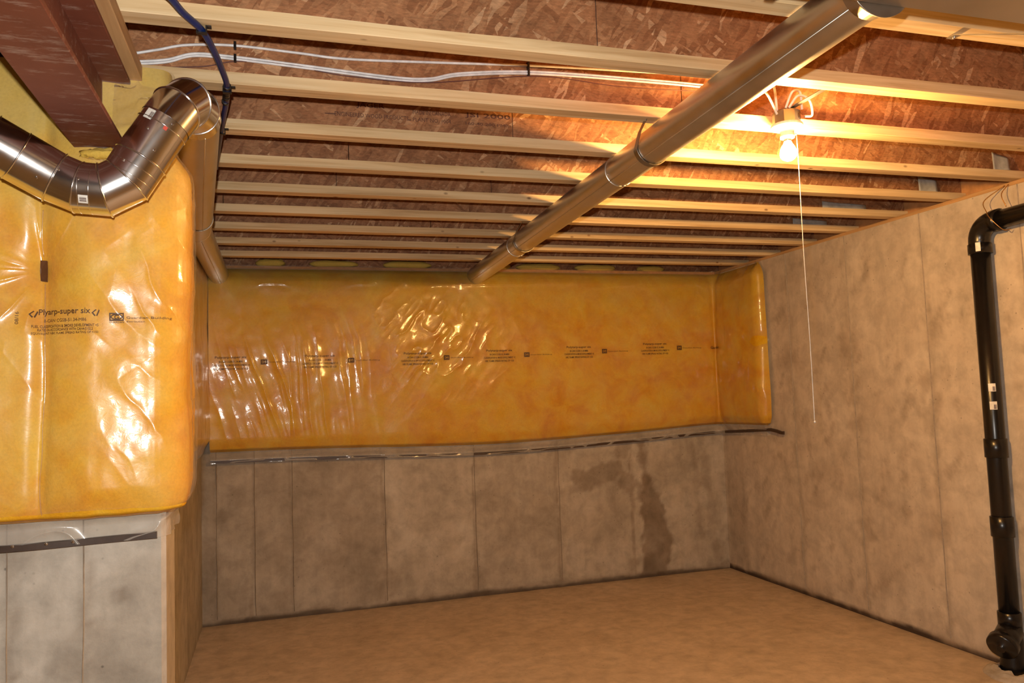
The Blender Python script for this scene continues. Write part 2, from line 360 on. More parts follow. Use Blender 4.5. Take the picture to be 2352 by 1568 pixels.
BSEAM = [-.388, -.144, .105, .741, 1.403, 2.063, 2.68]
RSEAM = [4.698, 4.093, 3.481, 2.87, 2.26]
def base_stain(u, z, s, lo=.02, hi=.09):
    h = lo+hi*fbm(u*3, z*0+3, s)**1.5
    return .95*sst(h, h*.35, z)
def back_stain_shade(x, z):
    n = (fbm(x*7, z*7, 5)-.5); n2 = (fbm(x*22, z*22, 9)-.5)
    t = np.maximum(.5*base_stain(x, z, 11, .03, .11), .85*sst(.03, .008, z+.04*(fbm(x*5, z*0, 12)-.5)))
    t = np.maximum(t, .30*sst(.9, -.4, x+.8*n)*(.4+fbm(x*5, z*5, 21)))  # painted shade: wall darkens to the left, where less lamp light reaches
    for i, s in enumerate(BSEAM):
        wd = .012+.05*np.clip(fbm(x*0+s*5, z*3, 31+i)-.35, 0, 1); t = np.maximum(t, .55*sst(wd, wd*.2, np.abs(x-s+.012+n*.05))*(x < s+.03))
        for zz, kk in ((.70, .75), (.12, .6)): t = np.maximum(t, kk*(.3+.7*_hash(i*7, int(zz*100), 3))*sst(.075, .005, np.hypot((x-s)*1.1, (z-zz-.03*math.sin(7*s))*.8)+n*.16+n2*.08))
    for i, (a_, b_) in enumerate(zip([-1]+BSEAM, BSEAM+[9])): t = np.maximum(t, (.42, .20, .30, .34, .02, .22, .12, .05)[i]*((x >= a_) & (x < b_))*(.5+fbm(x*3, z*3, 23+i)))
    W = .93
    def blob(a, b, r, k=.8, e=.02): return k*(.75+.5*fbm(x*9, z*9, 19))*sst(r+e, r-e, seg_d(x, z, a, b)+n*.16+n2*.03)
    # running water mark near the right corner
    for a, b, r, k in (((2.76, 1.12), (2.80, .75), .05, .8), ((2.80, .75), (2.86, .45), .07, W), ((2.86, .45), (2.85, .05), .12, W), ((2.22, .80), (2.55, .86), .075, .62), ((2.55, .86), (2.78, .68), .06, .6), ((2.10, .68), (2.3, .80), .05, .4), ((2.70, 1.12), (2.60, .98), .05, .45)):
        t = np.maximum(t, blob(a, b, r, k))
    for a, b, r, k in (((-.30, .95), (-.22, .80), .03, .4), ((-.2, .25), (.05, .1), .07, .4), ((.45, .5), (.7, .2), .09, .4), ((3.33, 1.1), (3.4, .1), .03, .4), ((3.22, 1.1), (3.26, .3), .03, .35)):
        t = np.maximum(t, blob(a, b, r, k, .04))
    return np.clip(t, 0, 1)
def right_stain(y, z):
    n = (fbm(y*6, z*6, 45)-.5); n2 = fbm(y*20, z*20, 46)-.5
    t = np.maximum(.55*base_stain(y, z, 51, .03, .09), sst(.045, .02, z+.03*(fbm(y*5, z*0, 52)-.5)))
    for i, s in enumerate(RSEAM):
        wd = .02+.05*np.clip(fbm(y*0+s*5, z*2, 61+i)-.3, 0, 1); t = np.maximum(t, (.15+.4*fbm(z*2+s, z*0+s, 66))*sst(wd, wd*.1, np.abs(y-s+n*.10)))
        for zz in (.62, 1.3, 1.75): t = np.maximum(t, .45*sst(.10, .0, np.hypot(y-s, (z-zz-.1*math.sin(9*s))*.7)+n*.22+n2*.12))
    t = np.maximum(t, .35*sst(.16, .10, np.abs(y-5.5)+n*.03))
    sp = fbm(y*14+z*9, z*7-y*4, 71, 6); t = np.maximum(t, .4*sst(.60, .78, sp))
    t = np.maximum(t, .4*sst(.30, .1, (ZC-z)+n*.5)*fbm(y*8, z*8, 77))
    return np.clip(t, 0, 1)
def near_stain(x, z):
    n = (fbm(x*9, z*9, 85)-.5); t = .3*sst(.55, .68, fbm(x*4, z*5, 81))
    for s in (-.51, -.69): t = np.maximum(t, .5*sst(.018, .004, np.abs(x-s+n*.02)))
    for a in ((-.51, .86), (-.685, .74), (-.42, .93)): t = np.maximum(t, .6*sst(.03, .008, np.hypot(x-a[0], z-a[1])+n*.03))
    return np.clip(t, 0, 1)
CT = ZC-.022            # top of the poured walls

struct('floor', grid('floor', np.linspace(X0, XR, 60), np.linspace(Y0, YB, 70), lambda u, v: (u, v, .004*(fbm(u*1.5, v*1.5, 3)-.5)), True, {'stain_shade': lambda u, v: .25*sst(.12, .0, np.minimum(YB-v, XR-u)+.1*(fbm(u*3, v*3, 8)-.5))}), MT['floor'])
wall_back = slab_wall('wall_back', XL-.02, XR, 0, CT, lambda u, v: (u, YB+.004*(fbm(u*3, v*3, 1)-.5), v), .014, back_stain_shade, MT['conc'], .75)
wall_right = slab_wall('wall_right', Y0, YB, 0, CT, lambda u, v: (XR+.004*(fbm(u*3, v*3, 2)-.5), u, v), .016, right_stain, MT['conc_r_lit'], .95)
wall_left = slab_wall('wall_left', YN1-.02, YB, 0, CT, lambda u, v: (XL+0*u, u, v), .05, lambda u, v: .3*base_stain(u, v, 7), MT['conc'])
# the near wall: a poured wall 0.2 m thick that ends in a slightly chamfered edge
bm = bmesh.new()
prof = [(X0, YN0), (XN-.012, YN0), (XN, YN0+.012), (XN, YN1), (X0, YN1)]
me = slab_wall('wall_near', X0, XN-.012, 0, CT, lambda u, v: (u, YN0+.003*(fbm(u*5, v*5, 4)-.5), v), .02, near_stain, MT['conc'])
end = struct('wall_end', mesh('wall_end', [(XN-.012, YN0, 0), (XN, YN0+.012, 0), (XN, YN1, 0), (X0, YN1, 0), (XN-.012, YN0, CT), (XN, YN0+.012, CT), (XN, YN1, CT), (X0, YN1, CT)], [(0, 1, 5, 4), (1, 2, 6, 5), (2, 3, 7, 6), (4, 5, 6, 7)]), MT['conc_p'], me)
bm.free()
struct('wall_rear', mesh('wall_rear', [(X0, Y0, 0), (XR, Y0, 0), (XR, Y0, ZC+JD), (X0, Y0, ZC+JD)], [(0, 1, 2, 3)]), MT['conc_p'])
struct('wall_outer', mesh('wall_outer', [(X0, Y0, 0), (X0, YN0, 0), (X0, YN0, ZC+JD), (X0, Y0, ZC+JD)], [(0, 1, 2, 3)]), MT['conc_p'])
# fins of concrete left by the form joints
def seam_strip(parent, pos, z0, z1, along, sgn):
    zz = np.linspace(z0, z1, 26); V = []; Fc = []
    for i, z in enumerate(zz):
        o = .006*(vnoise(z*6, pos*9, 91)-.5); hw = .0035+.003*vnoise(z*15, pos*3, 92); pr = .003+.005*vnoise(z*12, pos*5, 93)
        for d, p in ((-hw, -.004), (0, pr), (hw, -.004)):
            V.append((pos+o+d, YB-p, z) if along == 'x' else (XR-p, pos+o+d, z))
    for i in range(len(zz)-1):
        for j in range(2): Fc.append((i*3+j, i*3+j+1, i*3+j+4, i*3+j+3))
    obj('form_seam', mesh('form_seam', V, Fc), MT['seam'], parent)
for s in BSEAM[:6]: seam_strip(wall_back, s, .04, 1.2, 'x', 1)
for s in RSEAM[:4]: seam_strip(wall_right, s, .045, CT, 'y', 1)
for xs in (-.515, -.70):
    zz = np.linspace(0, CT, 40); V = []
    for z in zz:
        o_ = .004*(vnoise(z*7, xs*11, 95)-.5); hw = .002+.002*vnoise(z*14, xs*3, 96)
        V += [(xs+o_-hw, YN0+.003, z), (xs+o_, YN0-.0035-.002*vnoise(z*11, xs, 97), z), (xs+o_+hw, YN0+.003, z)]
    obj('form_seam', mesh('form_seam', V, [(i*3+j, i*3+j+1, i*3+j+4, i*3+j+3) for i in range(39) for j in range(2)]), MT['seam'], me)

# subfloor sheets above the joists
ceil = bpy.data.objects.new('ceiling', boxes('ceiling', [(X0, XR+.2, Y0, YB+.25, ZC+JD, ZC+JD+.018)])); COL.objects.link(ceil); ceil.data.materials.append(MT['osbf']); ceil['kind'] = 'structure'
struct('trim_1', boxes('trim_1', [(XR+.004, XR+.13, Y0, YB, CT, ZC)], .002), MT['plate'])            # sill plate on the right wall
struct('trim_2', boxes('trim_2', [(XR+.10, XR+.13, Y0, YB+.2, ZC, ZC+JD)]), MT['rim'])                 # rim board behind the joist ends
struct('trim_3', boxes('trim_3', [(XL-.1, XR+.1, YB+.004, YB+.13, CT, ZC)], .002), MT['rim'])          # sill plate on the back wall
struct('trim_4', boxes('trim_4', [(XL-.1, XR+.1, YB+.08, YB+.11, ZC, ZC+JD)]), MT['osb'])              # rim board above the back wall
struct('trim_5', boxes('trim_5', [(XL-.13, XL-.004, YN1, YB, CT, ZC)], .002), MT['plate'])            # sill plate on the left return wall
struct('trim_6', boxes('trim_6', [(X0, XN-.02, YN0+.02, YN1-.02, CT, ZC)], .002), MT['plate'])        # sill plate on the near wall

# ------------------------------------------------------------------ wooden I-joists
ORD = ['first', 'second', 'third', 'fourth', 'fifth', 'sixth', 'seventh', 'eighth', 'ninth', 'tenth', 'eleventh', 'twelfth', 'thirteenth', 'fourteenth', 'fifteenth', 'sixteenth', 'seventeenth', 'eighteenth', 'nineteenth', 'twentieth', 'twenty-first']
def joist(i):
    y = YI-(9-i)*SP; x0 = -.405 if y < YN1-.2 else XL-.10; x1 = XR+.098
    t = thing('wooden_i_joist', f'wooden I-joist with strand board web, {ORD[9-i]} one out from the insulated back wall', 'joist', ((x0+x1)/2, y+FW/2, ZC), 'ceiling joists')
    c = t.location; L = (x1-x0)/2
    def wavy(name, z0, z1, m):
        U = np.linspace(-L, L, 90); V = []; Fc = []
        for k, u in enumerate(U):
            e = .0015*(vnoise(u*2.2, i*3.7, 5)-.5); wn = .004*max(0, vnoise(u*1.7, i*5.1, 6)-.72)*4
            for (yy, zz) in ((-FW/2+.001, z0), (FW/2-.001, z0), (FW/2, z0+.002), (FW/2, z1), (-FW/2, z1-wn), (-FW/2, z0+.002)): V.append((u, yy+e, zz+e))
        for k in range(len(U)-1):
            for j in range(6): a = k*6+j; b = k*6+(j+1) % 6; Fc.append((a, b, b+6, a+6))
        Fc += [(5, 4, 3, 2, 1, 0), tuple((len(U)-1)*6+j for j in range(6))]
        return obj(name, mesh(name, V, Fc), m, t)
    wavy('bottom_flange', 0, FH, MT['flange']); wavy('top_flange', JD-FH, JD, MT['flange'])
    # webs come in panels that are finger-jointed end to end: each panel is a board of its own
    cuts = JCUT.get(i) or sorted(random.Random(i*5+1).uniform(-L+.3, L-.3) for _ in range(3))
    cuts = [q-c.x if i in JCUT else q for q in cuts]; e = [-L]+cuts+[L]
    for a, b in zip(e[:-1], e[1:]):
        obj('web_panel', boxes('web_panel', [(a+.0014, b-.0014, -.0048, .0048, FH-.006, JD-FH+.006)]), MT['osb'], t)
    for q in cuts: obj('joint_filler', boxes('joint_filler', [(q-.0016, q+.0016, -.0035, .0035, FH, JD-FH)]), MT['crack'], t)
    return t
JCUT = {1: [.93, 2.6], 3: [.915, 2.2], 5: [.29, 1.05, 2.3]}
JO = {i: joist(i) for i in range(-4, 10)}

# ------------------------------------------------------------------ steel beam and its nailing plate
BX, BZ0, BZ1 = -.455, 2.172, 2.376
bt = thing('steel_beam', 'dusty red-brown steel I-beam carrying the joists, running into the insulation', 'beam', (BX, .4, BZ0))
def beam_part(name, L, bev=.0): return at(obj(name, boxes(name, L, bev), MT['beam']), bt)
yb0, yb1 = Y0+.05, 2.435
beam_part('bottom_flange', [(BX-.067, BX+.067, yb0, yb1, BZ0, BZ0+.013)], .002)
beam_part('web', [(BX-.005, BX+.005, yb0, yb1, BZ0+.012, BZ1-.012)])
beam_part('top_flange', [(BX-.067, BX+.075, yb0, yb1, BZ1-.013, BZ1)], .002)
tag(obj('nailing_plate', boxes('nailing_plate', [(BX-.07, BX+.105, yb0, yb1, BZ1+.0005, ZC-.0005)], .002), MT['plate']), 'brown wooden plate lying along the top of the steel beam', 'plate')

# ------------------------------------------------------------------ insulation blankets
def ribbon_path(P, n):
    """arc-length sampled plan path -> function s -> (x,y), outward normal (to the right of travel)"""
    P = np.asarray(P, float); d = np.r_[0, np.cumsum(np.hypot(*np.diff(P, axis=0).T))]
    def f(s):
        x = np.interp(s, d, P[:, 0]); y = np.interp(s, d, P[:, 1]); e = .012
        tx = np.interp(s+e, d, P[:, 0])-np.interp(s-e, d, P[:, 0]); ty = np.interp(s+e, d, P[:, 1])-np.interp(s-e, d, P[:, 1]); l = np.hypot(tx, ty)+1e-9
        return x, y, ty/l, -tx/l
    return f, d[-1]
def arc(cx, cy, r, a0, a1, n=10): return [(cx+r*math.cos(math.radians(a)), cy+r*math.sin(math.radians(a))) for a in np.linspace(a0, a1, n)]

class Blanket:
    """a fibreglass batt behind a clear film; bat(s,z) and film(s,z) are offsets along the outward normal"""
    def __init__(s, root, path, bat, film): s.root = root; s.f, s.len = ribbon_path(path, 0); s.bat = bat; s.film = film
    def xyz(s, u, z, off): x, y, nx, ny = s.f(u); return x+nx*off, y+ny*off, z
    def part(s, name, U, Z, off, m, dz=None):
        g = grid(name, U, Z, lambda u, z: s.xyz(u, z if dz is None else dz(u, z), off(u, z))); return at(obj(name, g, m), s.root)
    def lettering(s, body, u0, z0, width, height, m=None, bold=.0, flip=False, rot=0, name='printed_lettering', geo=None):
        V, Fc = text_flat(body, width, height, bold) if geo is None else geo
        if rot: V = V@np.array([[math.cos(rot), math.sin(rot)], [-math.sin(rot), math.cos(rot)]])
        u = u0+V[:, 0]; z = z0+V[:, 1]; x, y, z = s.xyz(u, z, s.film(u, z)+.0016)
        return at(obj(name, mesh(name, np.stack([x, y, z], -1), Fc), m or MT['ink']), s.filmo)

def frame_geo(w_, h_, t):
    V = [(0, 0), (w_, 0), (w_, h_), (0, h_), (t, t), (w_-t, t), (w_-t, h_-t), (t, h_-t)]
    return np.array(V, float), [(0, 1, 5, 4), (1, 2, 6, 5), (2, 3, 7, 6), (3, 0, 4, 7)]
def ellipse_ring(cx, cy, a, b, t, n=24):
    V = []; th = np.linspace(0, 2*np.pi, n, endpoint=False)
    for k in (1, 0): V += [(cx+(a-t*k)*math.cos(q), cy+(b-t*k)*math.sin(q)) for q in th]
    return np.array(V), [(i, (i+1) % n, n+(i+1) % n, n+i) for i in range(n)]
def tick_geo(w_, h_):
    V = [(0, .5), (.35, .0), (.5, .12), (.2, .5), (.5, 1.), (.62, .92), (.3, .5), (1, .8), (.9, 1.), (.55, .1), (.7, 0)]
    V = np.array(V, float)*(w_, h_); return V, [(0, 1, 2, 3), (0, 3, 5, 4), (9, 10, 7, 8)]

# --- near blanket: hangs on the wall that faces the camera and turns the corner
FY = 2.372
path = [(X0+.9, FY), (-.335, FY)]+arc(-.335, FY+.09, .09, -90, 0, 12)+[(-.245, 2.60), (-.245, 2.70)]
root_f = thing('insulation_blanket', 'bright yellow fibreglass blanket under shiny clear film with printed lettering, beside the steel beam', 'insulation', (-.6, FY, 1.15))
fb = Blanket(root_f, path, None, None)
S_OF = lambda x: x-(X0+.9)            # along the flat part
SEAM = S_OF(-.602); CORN = S_OF(-.335); TZ = 1.835
def f_base(s, z):
    sx = s-SEAM-.006*np.sin(z*9)
    right = np.clip(sx/(CORN+.05-SEAM), 0, 1); p = np.where(sx > 0, .034*sst(-.02, .13, sx)*(1-.75*sst(.10, .36, sx)), .018*np.clip(1-np.exp(-(sx/.2)**2), 0, 1))
    p = p-.014*np.exp(-(sx/.022)**2)
    r = np.hypot(sx, (z-TZ)*.8); p = p-.022*np.exp(-(r/.07)**2)
    p = p+.014*(fbm(s*4.5, z*3.2, 101)-.5)*2*(.4+.6*sst(.0, .2, np.abs(sx)))
    p = p*(.35+.65*sst(1.125, 1.24, z))-.012*sst(1.24, 1.15, z)       # pulls in towards the bottom
    p = p-.015*sst(CORN+.12, CORN+.3, s)-.05*sst(2.12, 2.22, z)*sst(CORN+.03, CORN+.12, s)
    return p
def f_film(s, z):
    sx = s-SEAM; r = np.hypot(sx, z-TZ)+1e-4; th = np.arctan2(z-TZ, sx); h = f_base(s, z)+.007
    a = np.exp(-((r-.16)/.14)**2)*sst(.02, .08, r)
    h = h+.0060*a*(ridge(th*3.1+.7*fbm(s*5, z*5, 111), r*2.5, 112, 2)-.35)                                   # folds radiating from the tack
    q = (s*.55-z*.83); p = (s*.83+z*.55)                                                    # loose diagonal creases
    m = sst(SEAM+.1, SEAM+.22, s)
    h = h+.0080*m*(ridge(p*5.2+.8*fbm(s*3, z*3, 131), q*1.8, 121, 2)-.35)*(.35+.65*fbm(s*5, z*5, 122))
    h = h+.0035*m*(ridge(p*13+1.5*fbm(s*4, z*4, 132), q*3.2, 123, 3)-.2)*sst(.35, .6, fbm(s*6, z*4, 124))
    q2 = (s*.8+z*.6); p2 = (s*.6-z*.8); m2 = sst(1.85, 1.2, z)*m
    h = h+.0040*m2*(ridge(p2*11, q2*2.5, 125, 3)-.2)*sst(.4, .6, fbm(s*7, z*4, 126))
    h = h+.0016*(1-m)*(ridge(p*14, q*5, 127, 3)-.2)
    # crinkled return round the corner
    m3 = sst(CORN+.02, CORN+.10, s); h = h+.003*m3*(ridge(s*10+z*2, z*14, 128, 2)-.3)
    # film falls back against the concrete under the batt
    fall = sst(1.19, 1.128, z); back = -.060+.014*(ridge(s*9+z*6, z*14-s*3, 129, 2)-.2)
    h = np.where(s > CORN+.01, h*(1-fall)+(back)*fall, h*(1-fall)+back*fall)
    return h
fb.bat, fb.film = f_base, f_film
UU = np.concatenate([np.linspace(0, SEAM-.14, 40, endpoint=False), np.linspace(SEAM-.14, fb.len, 330)])
ZB = np.concatenate([np.linspace(1.150, 1.17, 6), np.linspace(1.18, ZC-.003, 130)])
def f_bat_off(u, z):
    b = f_base(u, z)+.003*(fbm(u*30, z*30, 141)-.5); return b-.05*sst(1.172, 1.150, z)**2
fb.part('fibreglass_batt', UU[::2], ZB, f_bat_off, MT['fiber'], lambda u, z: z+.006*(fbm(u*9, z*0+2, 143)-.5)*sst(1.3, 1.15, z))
film_f = fb.part('clear_film', UU, np.linspace(1.152, ZC-.004, 560), f_film, MT['poly']); fb.filmo = film_f
fb.part('film_hem', UU, np.linspace(1.083, 1.152, 60), f_film, MT['hem'])
# batten that pins the film at the bottom
def strip_curve(root, pts, hw, th, m, name):
    V = []; Fc = []
    for k, (p, nrm) in enumerate(pts):
        p = np.array(p); n = np.array(nrm)
        for a, b in ((0, -hw), (th, -hw*.8), (th, hw*.8), (0, hw)): V.append(tuple(p+n*a+np.array([0, 0, b])))
    for k in range(len(pts)-1):
        for j in range(4): a = k*4+j; b = k*4+(j+1) % 4; Fc.append((a, b, b+4, a+4))
    Fc += [(3, 2, 1, 0), tuple((len(pts)-1)*4+j for j in range(4))]
    return at(obj(name, mesh(name, V, Fc), m), root)
pts = []
for u in np.linspace(0, CORN+.01, 50):
    x, y, nx, ny = fb.f(u); pts.append(((x, YN0-.014+.003*math.sin(u*17), 1.089+.004*math.sin(u*6+1)), (0, -1, 0)))
strip_curve(root_f, pts, .010, .013, MT['batten'], 'bottom_batten')
for u in (.62, .70, .765): 
    x, y, nx, ny = fb.f(u); at(obj('nail_head', lathe('nail_head', [(.0045, 0), (.0045, .0015), (.002, .003)], (x, YN0-.028, 1.091), (0, -1, 0), 10), MT['galv']), root_f)
# dark tack strip in the seam
x, y, nx, ny = fb.f(SEAM); yy = y-float(f_film(np.array(SEAM), np.array(TZ)))
k = obj('tack_strip', mesh('tack_strip', [(x-.010, yy-.004, TZ+.029), (x+.007, yy-.010, TZ+.027), (x+.007, yy-.010, TZ-.031), (x-.009, yy-.004, TZ-.028), (x-.013, yy+.004, TZ+.0)]+[(x-.010, yy+.02, TZ+.029), (x+.007, yy+.02, TZ+.027), (x+.007, yy+.02, TZ-.031), (x-.009, yy+.02, TZ-.028)], [(0, 4, 3, 2, 1), (0, 1, 6, 5), (1, 2, 7, 6), (2, 3, 8, 7)]), MT['tack']); at(k, root_f)
# seam edge of the overlapping film
zz = np.linspace(1.165, 2.0, 120); zz = zz[(zz < TZ-.035) | (zz > TZ+.035)]
for seg in (zz[zz < TZ], zz[zz > TZ]):
    u = SEAM+.004+.006*np.sin(seg*9)+.004*(vnoise(seg*12, seg*0, 150)-.5); x, y, z = fb.xyz(u, seg, f_film(u, seg)+.0025)
    at(obj('film_edge', tube('film_edge', np.stack([x, y, z], -1), .0016, 6), MT['poly']), root_f)
# print on the film
su = lambda x: S_OF(x)
fb.lettering('Plyarp-super six', su(-.611), 1.706, .134, .021, bold=.012)
fb.lettering('8-CAN CGSB-51.34-M86', su(-.598), 1.690, .112, .0085)
fb.lettering('FUEL CLASSIFICATION & SMOKE DEVELOPMENT <5', su(-.625), 1.675, .168, .0075, bold=.01)
fb.lettering('RATED IN ACCORDANCE WITH CAN4-S102.2', su(-.612), 1.6655, .142, .0072, bold=.01)
fb.lettering('EQUIVALENT NBC FLAME SPREAD RATING OF <150', su(-.625), 1.6555, .168, .0072, bold=.005)
fb.lettering('08/16', su(-.655), 1.685, .034, .009, rot=math.pi/2)
for ux in (-.632, -.474): fb.lettering('', su(ux), 1.703, 0, 0, geo=tick_geo(.020, .019), name='printed_mark')
fb.lettering('', su(-.431), 1.690, 0, 0, geo=frame_geo(.036, .022, .0035), name='printed_emblem')
fb.lettering('', su(-.431), 1.690, 0, 0, geo=ellipse_ring(.018, .011, .015, .008, .003), name='printed_emblem')
fb.lettering('G', su(-.419), 1.695, .012, .011, bold=.02); fb.lettering('GUARDIAN', su(-.431), 1.684, .036, .005, bold=.01)
fb.lettering('Guardian Building', su(-.389), 1.694, .105, .0085); fb.lettering('distribution', su(-.389), 1.686, .045, .005)

# --- blanket on the left return wall, seen at a grazing angle
root_s = thing('insulation_blanket', 'narrow yellow-brown film-covered blanket on the left return wall, behind the corner of the near wall', 'insulation', (XL, 4.1, 1.15))
SX = XL+.055
sb = Blanket(root_s, [(SX, YN1-.03), (SX, YB-.11)], None, None)
s_base = lambda s, z: (.012*(fbm(s*3, z*3, 201)-.5)*2)*sst(1.15, 1.3, z)-.035*sst(1.25, 1.15, z)
s_film = lambda s, z: s_base(s, z)+.006+.003*(ridge(s*6, z*2.2, 203, 2)-.3)-.035*sst(1.16, 1.10, z)
# outward normal of this path must face +X: travel towards +Y puts the right-hand normal at +X
U = np.linspace(0, sb.len, 120)
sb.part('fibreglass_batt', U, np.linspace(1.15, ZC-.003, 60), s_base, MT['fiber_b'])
sb.part('clear_film', U, np.linspace(1.075, ZC-.004, 120), s_film, MT['poly'])

# --- long blanket on the back wall, turning onto the right wall
BY, RX = YB-.105, XR-.085
root_b = thing('insulation_blanket', 'long amber fibreglass blanket under wrinkled clear film across the upper back wall', 'insulation', (1.5, BY, 1.15))
path = [(SX+.005, BY), (RX-.03, BY)]+arc(RX-.03, BY-.03, .03, 90, 0, 6)+[(RX, 5.03)]+arc(RX+.055, 5.0, .055, 180, 250, 8)+[(XR-.012, 4.94)]
bb = Blanket(root_b, path, None, None)
BS = lambda x: x-(SX+.005); CORB = BS(RX); ENDB = CORB+(BY-5.0)
def b_base(s, z):
    p = .016*(fbm(s*2.0, z*2.2, 301)-.5)*2
    p = p+.022*np.sin(np.pi*np.clip((z-1.14)/1.22, 0, 1))**.7
    p = p-.012*np.exp(-((s-CORB)/.03)**2)
    p = p-.05*sst(2.29, 2.41, z)-.03*sst(1.24, 1.14, z)
    return p
def b_film(s, z):
    x = s+(SX+.005); h = b_base(s, z)+.007
    A = np.exp(-((x-.18)/.52)**4)*sst(2.12, 1.62, z)*sst(1.12, 1.28, z)
    ph = (x+.20*(z-1.5)+.10*np.abs(z-1.9)*np.sign(x-.1)*(x > -2))
    h = h+.0100*A*(ridge(ph*8.5+.6*fbm(x*3, z*2, 311), z*.55, 312, 2)-.3)+.0040*A*(ridge(ph*20+.8*fbm(x*4, z*3, 313), z*1.0, 314, 2)-.3)
    A2 = np.exp(-((x-1.12)/.40)**2-((z-1.86)/.30)**2); p = x*.6+z*.8; q = x*.8-z*.6
    h = h+.011*A2*(ridge(q*9+1.2*fbm(x*4, z*4, 321), p*3.2, 322, 2)-.35)+.005*A2*(ridge(q*20, p*8, 323, 2)-.3)
    A3 = np.exp(-((x-3.05)/.35)**2-((z-2.12)/.22)**2); h = h+.006*A3*(ridge((x*.75+z*.66)*9, (x*.66-z*.75)*2, 325, 3)-.25)
    A4 = sst(CORB-.05, CORB+.05, s); A5 = np.exp(-((s-ENDB-.02)/.10)**2); h = h+.005*A4*(ridge(s*9+z*1.2, z*3.0, 326, 2)-.3)+.013*A5*(ridge(s*13+.9*np.abs(z-1.8), z*1.8, 336, 2)-.45)-.02*A5*np.exp(-((z-1.80)/.035)**2)
    h = h+.0018*(ridge(x*5+z*2, z*2.5-x, 327, 2)-.3)+.006*(fbm(x*1.6, z*1.5, 328)-.5)
    At = sst(2.24, 2.30, z)*sst(2.43, 2.36, z); h = h+.008*At*(ridge(x*5, z*16, 329, 2)-.3)
    fall = sst(1.150, 1.095, z); h = h*(1-fall)+(-.062+.006*(ridge(x*9, z*30, 331, 2)-.4))*fall
    return h
bb.bat, bb.film = b_base, b_film
UB = np.linspace(0, bb.len, 900)
def sag(x): return -.045*np.exp(-((x-1.55)/1.1)**2)+.02*sst(2.6, 3.5, x)
def b_sagz(u, z): return z+sag(u+SX)*sst(1.30, 1.14, z)
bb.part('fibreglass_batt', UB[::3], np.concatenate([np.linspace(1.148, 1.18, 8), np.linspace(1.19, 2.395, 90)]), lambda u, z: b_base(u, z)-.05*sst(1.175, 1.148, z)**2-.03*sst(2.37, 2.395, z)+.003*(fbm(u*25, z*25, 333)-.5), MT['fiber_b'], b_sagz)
bb.filmo = bb.part('clear_film', UB, np.linspace(1.150, ZC-.006, 420), b_film, MT['poly'], b_sagz)
bb.part('film_hem', UB, np.linspace(1.072, 1.150, 40), b_film, MT['hem'], b_sagz)
pts = []
for u in np.linspace(.0, CORB+.06, 60):
    x = u+SX+.005; pts.append(((x, YB-.030, 1.082+sag(x)), (0, -1, 0)))
strip_curve(root_b, pts, .011, .014, MT['batten'], 'bottom_batten')
pts = [((XR-.02, yy, zz), (-1, 0, 0)) for yy, zz in ((5.615, 1.100), (5.3, 1.116), (5.05, 1.132), (4.95, 1.136), (4.88, 1.128), (4.83, 1.118), (4.80, 1.118))]
strip_curve(root_b, pts, .012, .016, MT['batten'], 'batten_end')
at(obj('fold_tack', boxes('fold_tack', [(RX-.04, RX-.024, BY-.005, BY+.02, 1.79, 1.865)], .002), MT['tack']), root_b)
def prints(x0, zc, k=1.0):
    u = BS(x0)
    for body, dz, wd, ht in (('Polytarp-super six', .030, .20, .020), ('8-CAN CGSB-51.34-M86', .006, .15, .014), ('CLASSIFICATION & SMOKE DEVELOPMENT <5', -.018, .24, .014), ('NBC FLAME SPREAD RATING OF <150', -.042, .22, .014)):
        bb.lettering(body, u+(.24-wd)/2, zc+dz, wd*k, ht, bold=.012)
    bb.lettering('', u+.31, zc-.010, 0, 0, geo=frame_geo(.042, .034, .008), name='printed_emblem'); bb.lettering('G', u+.32, zc-.002, .02, .018, bold=.03)
    bb.lettering('Guardian Building', u+.36, zc, .17, .010)
for x0, zc in ((-.40, 1.735), (.18, 1.735), (.86, 1.74), (1.47, 1.75), (2.10, 1.765), (2.74, 1.78)): prints(x0, zc)
bb.lettering('Guardian', BS(3.36), 1.775, .14, .02, bold=.01)

# loose yellow batts stuffed on the wall plate above the long blanket
CH = [(-.02, .20, .030), (.42, .34, .026), (.95, .36, .028), (1.62, .26, .03), (1.98, .36, .026), (2.46, .34, .028), (2.95, .24, .024)]
for i, (xc, wd, hh) in enumerate(CH):
    U = np.linspace(0, 2*np.pi, 28); V = np.linspace(-np.pi/2, np.pi/2, 14)
    g = grid('loose_batt', U, V, lambda u, v: (xc+wd/2*np.sign(np.cos(v)*np.cos(u))*np.abs(np.cos(v)*np.cos(u))**.6*(1+.2*(fbm(u*2, v*2, 400+i)-.5)), YB+.045+.04*np.cos(v)*np.sin(u), 2.438+i*.0+hh*np.sin(v)*(1+.8*(fbm(u*2, v*2, 410+i)-.5))+.01))
    tag(obj('loose_batt', g, MT['fiber']), f'{["small round", "long flat", "wide drooping", "short lumpy", "long even", "long thin", "stubby end"][i]} tuft of yellow fibreglass tucked above the back wall blanket', 'insulation', 'loose batts on the wall plate')

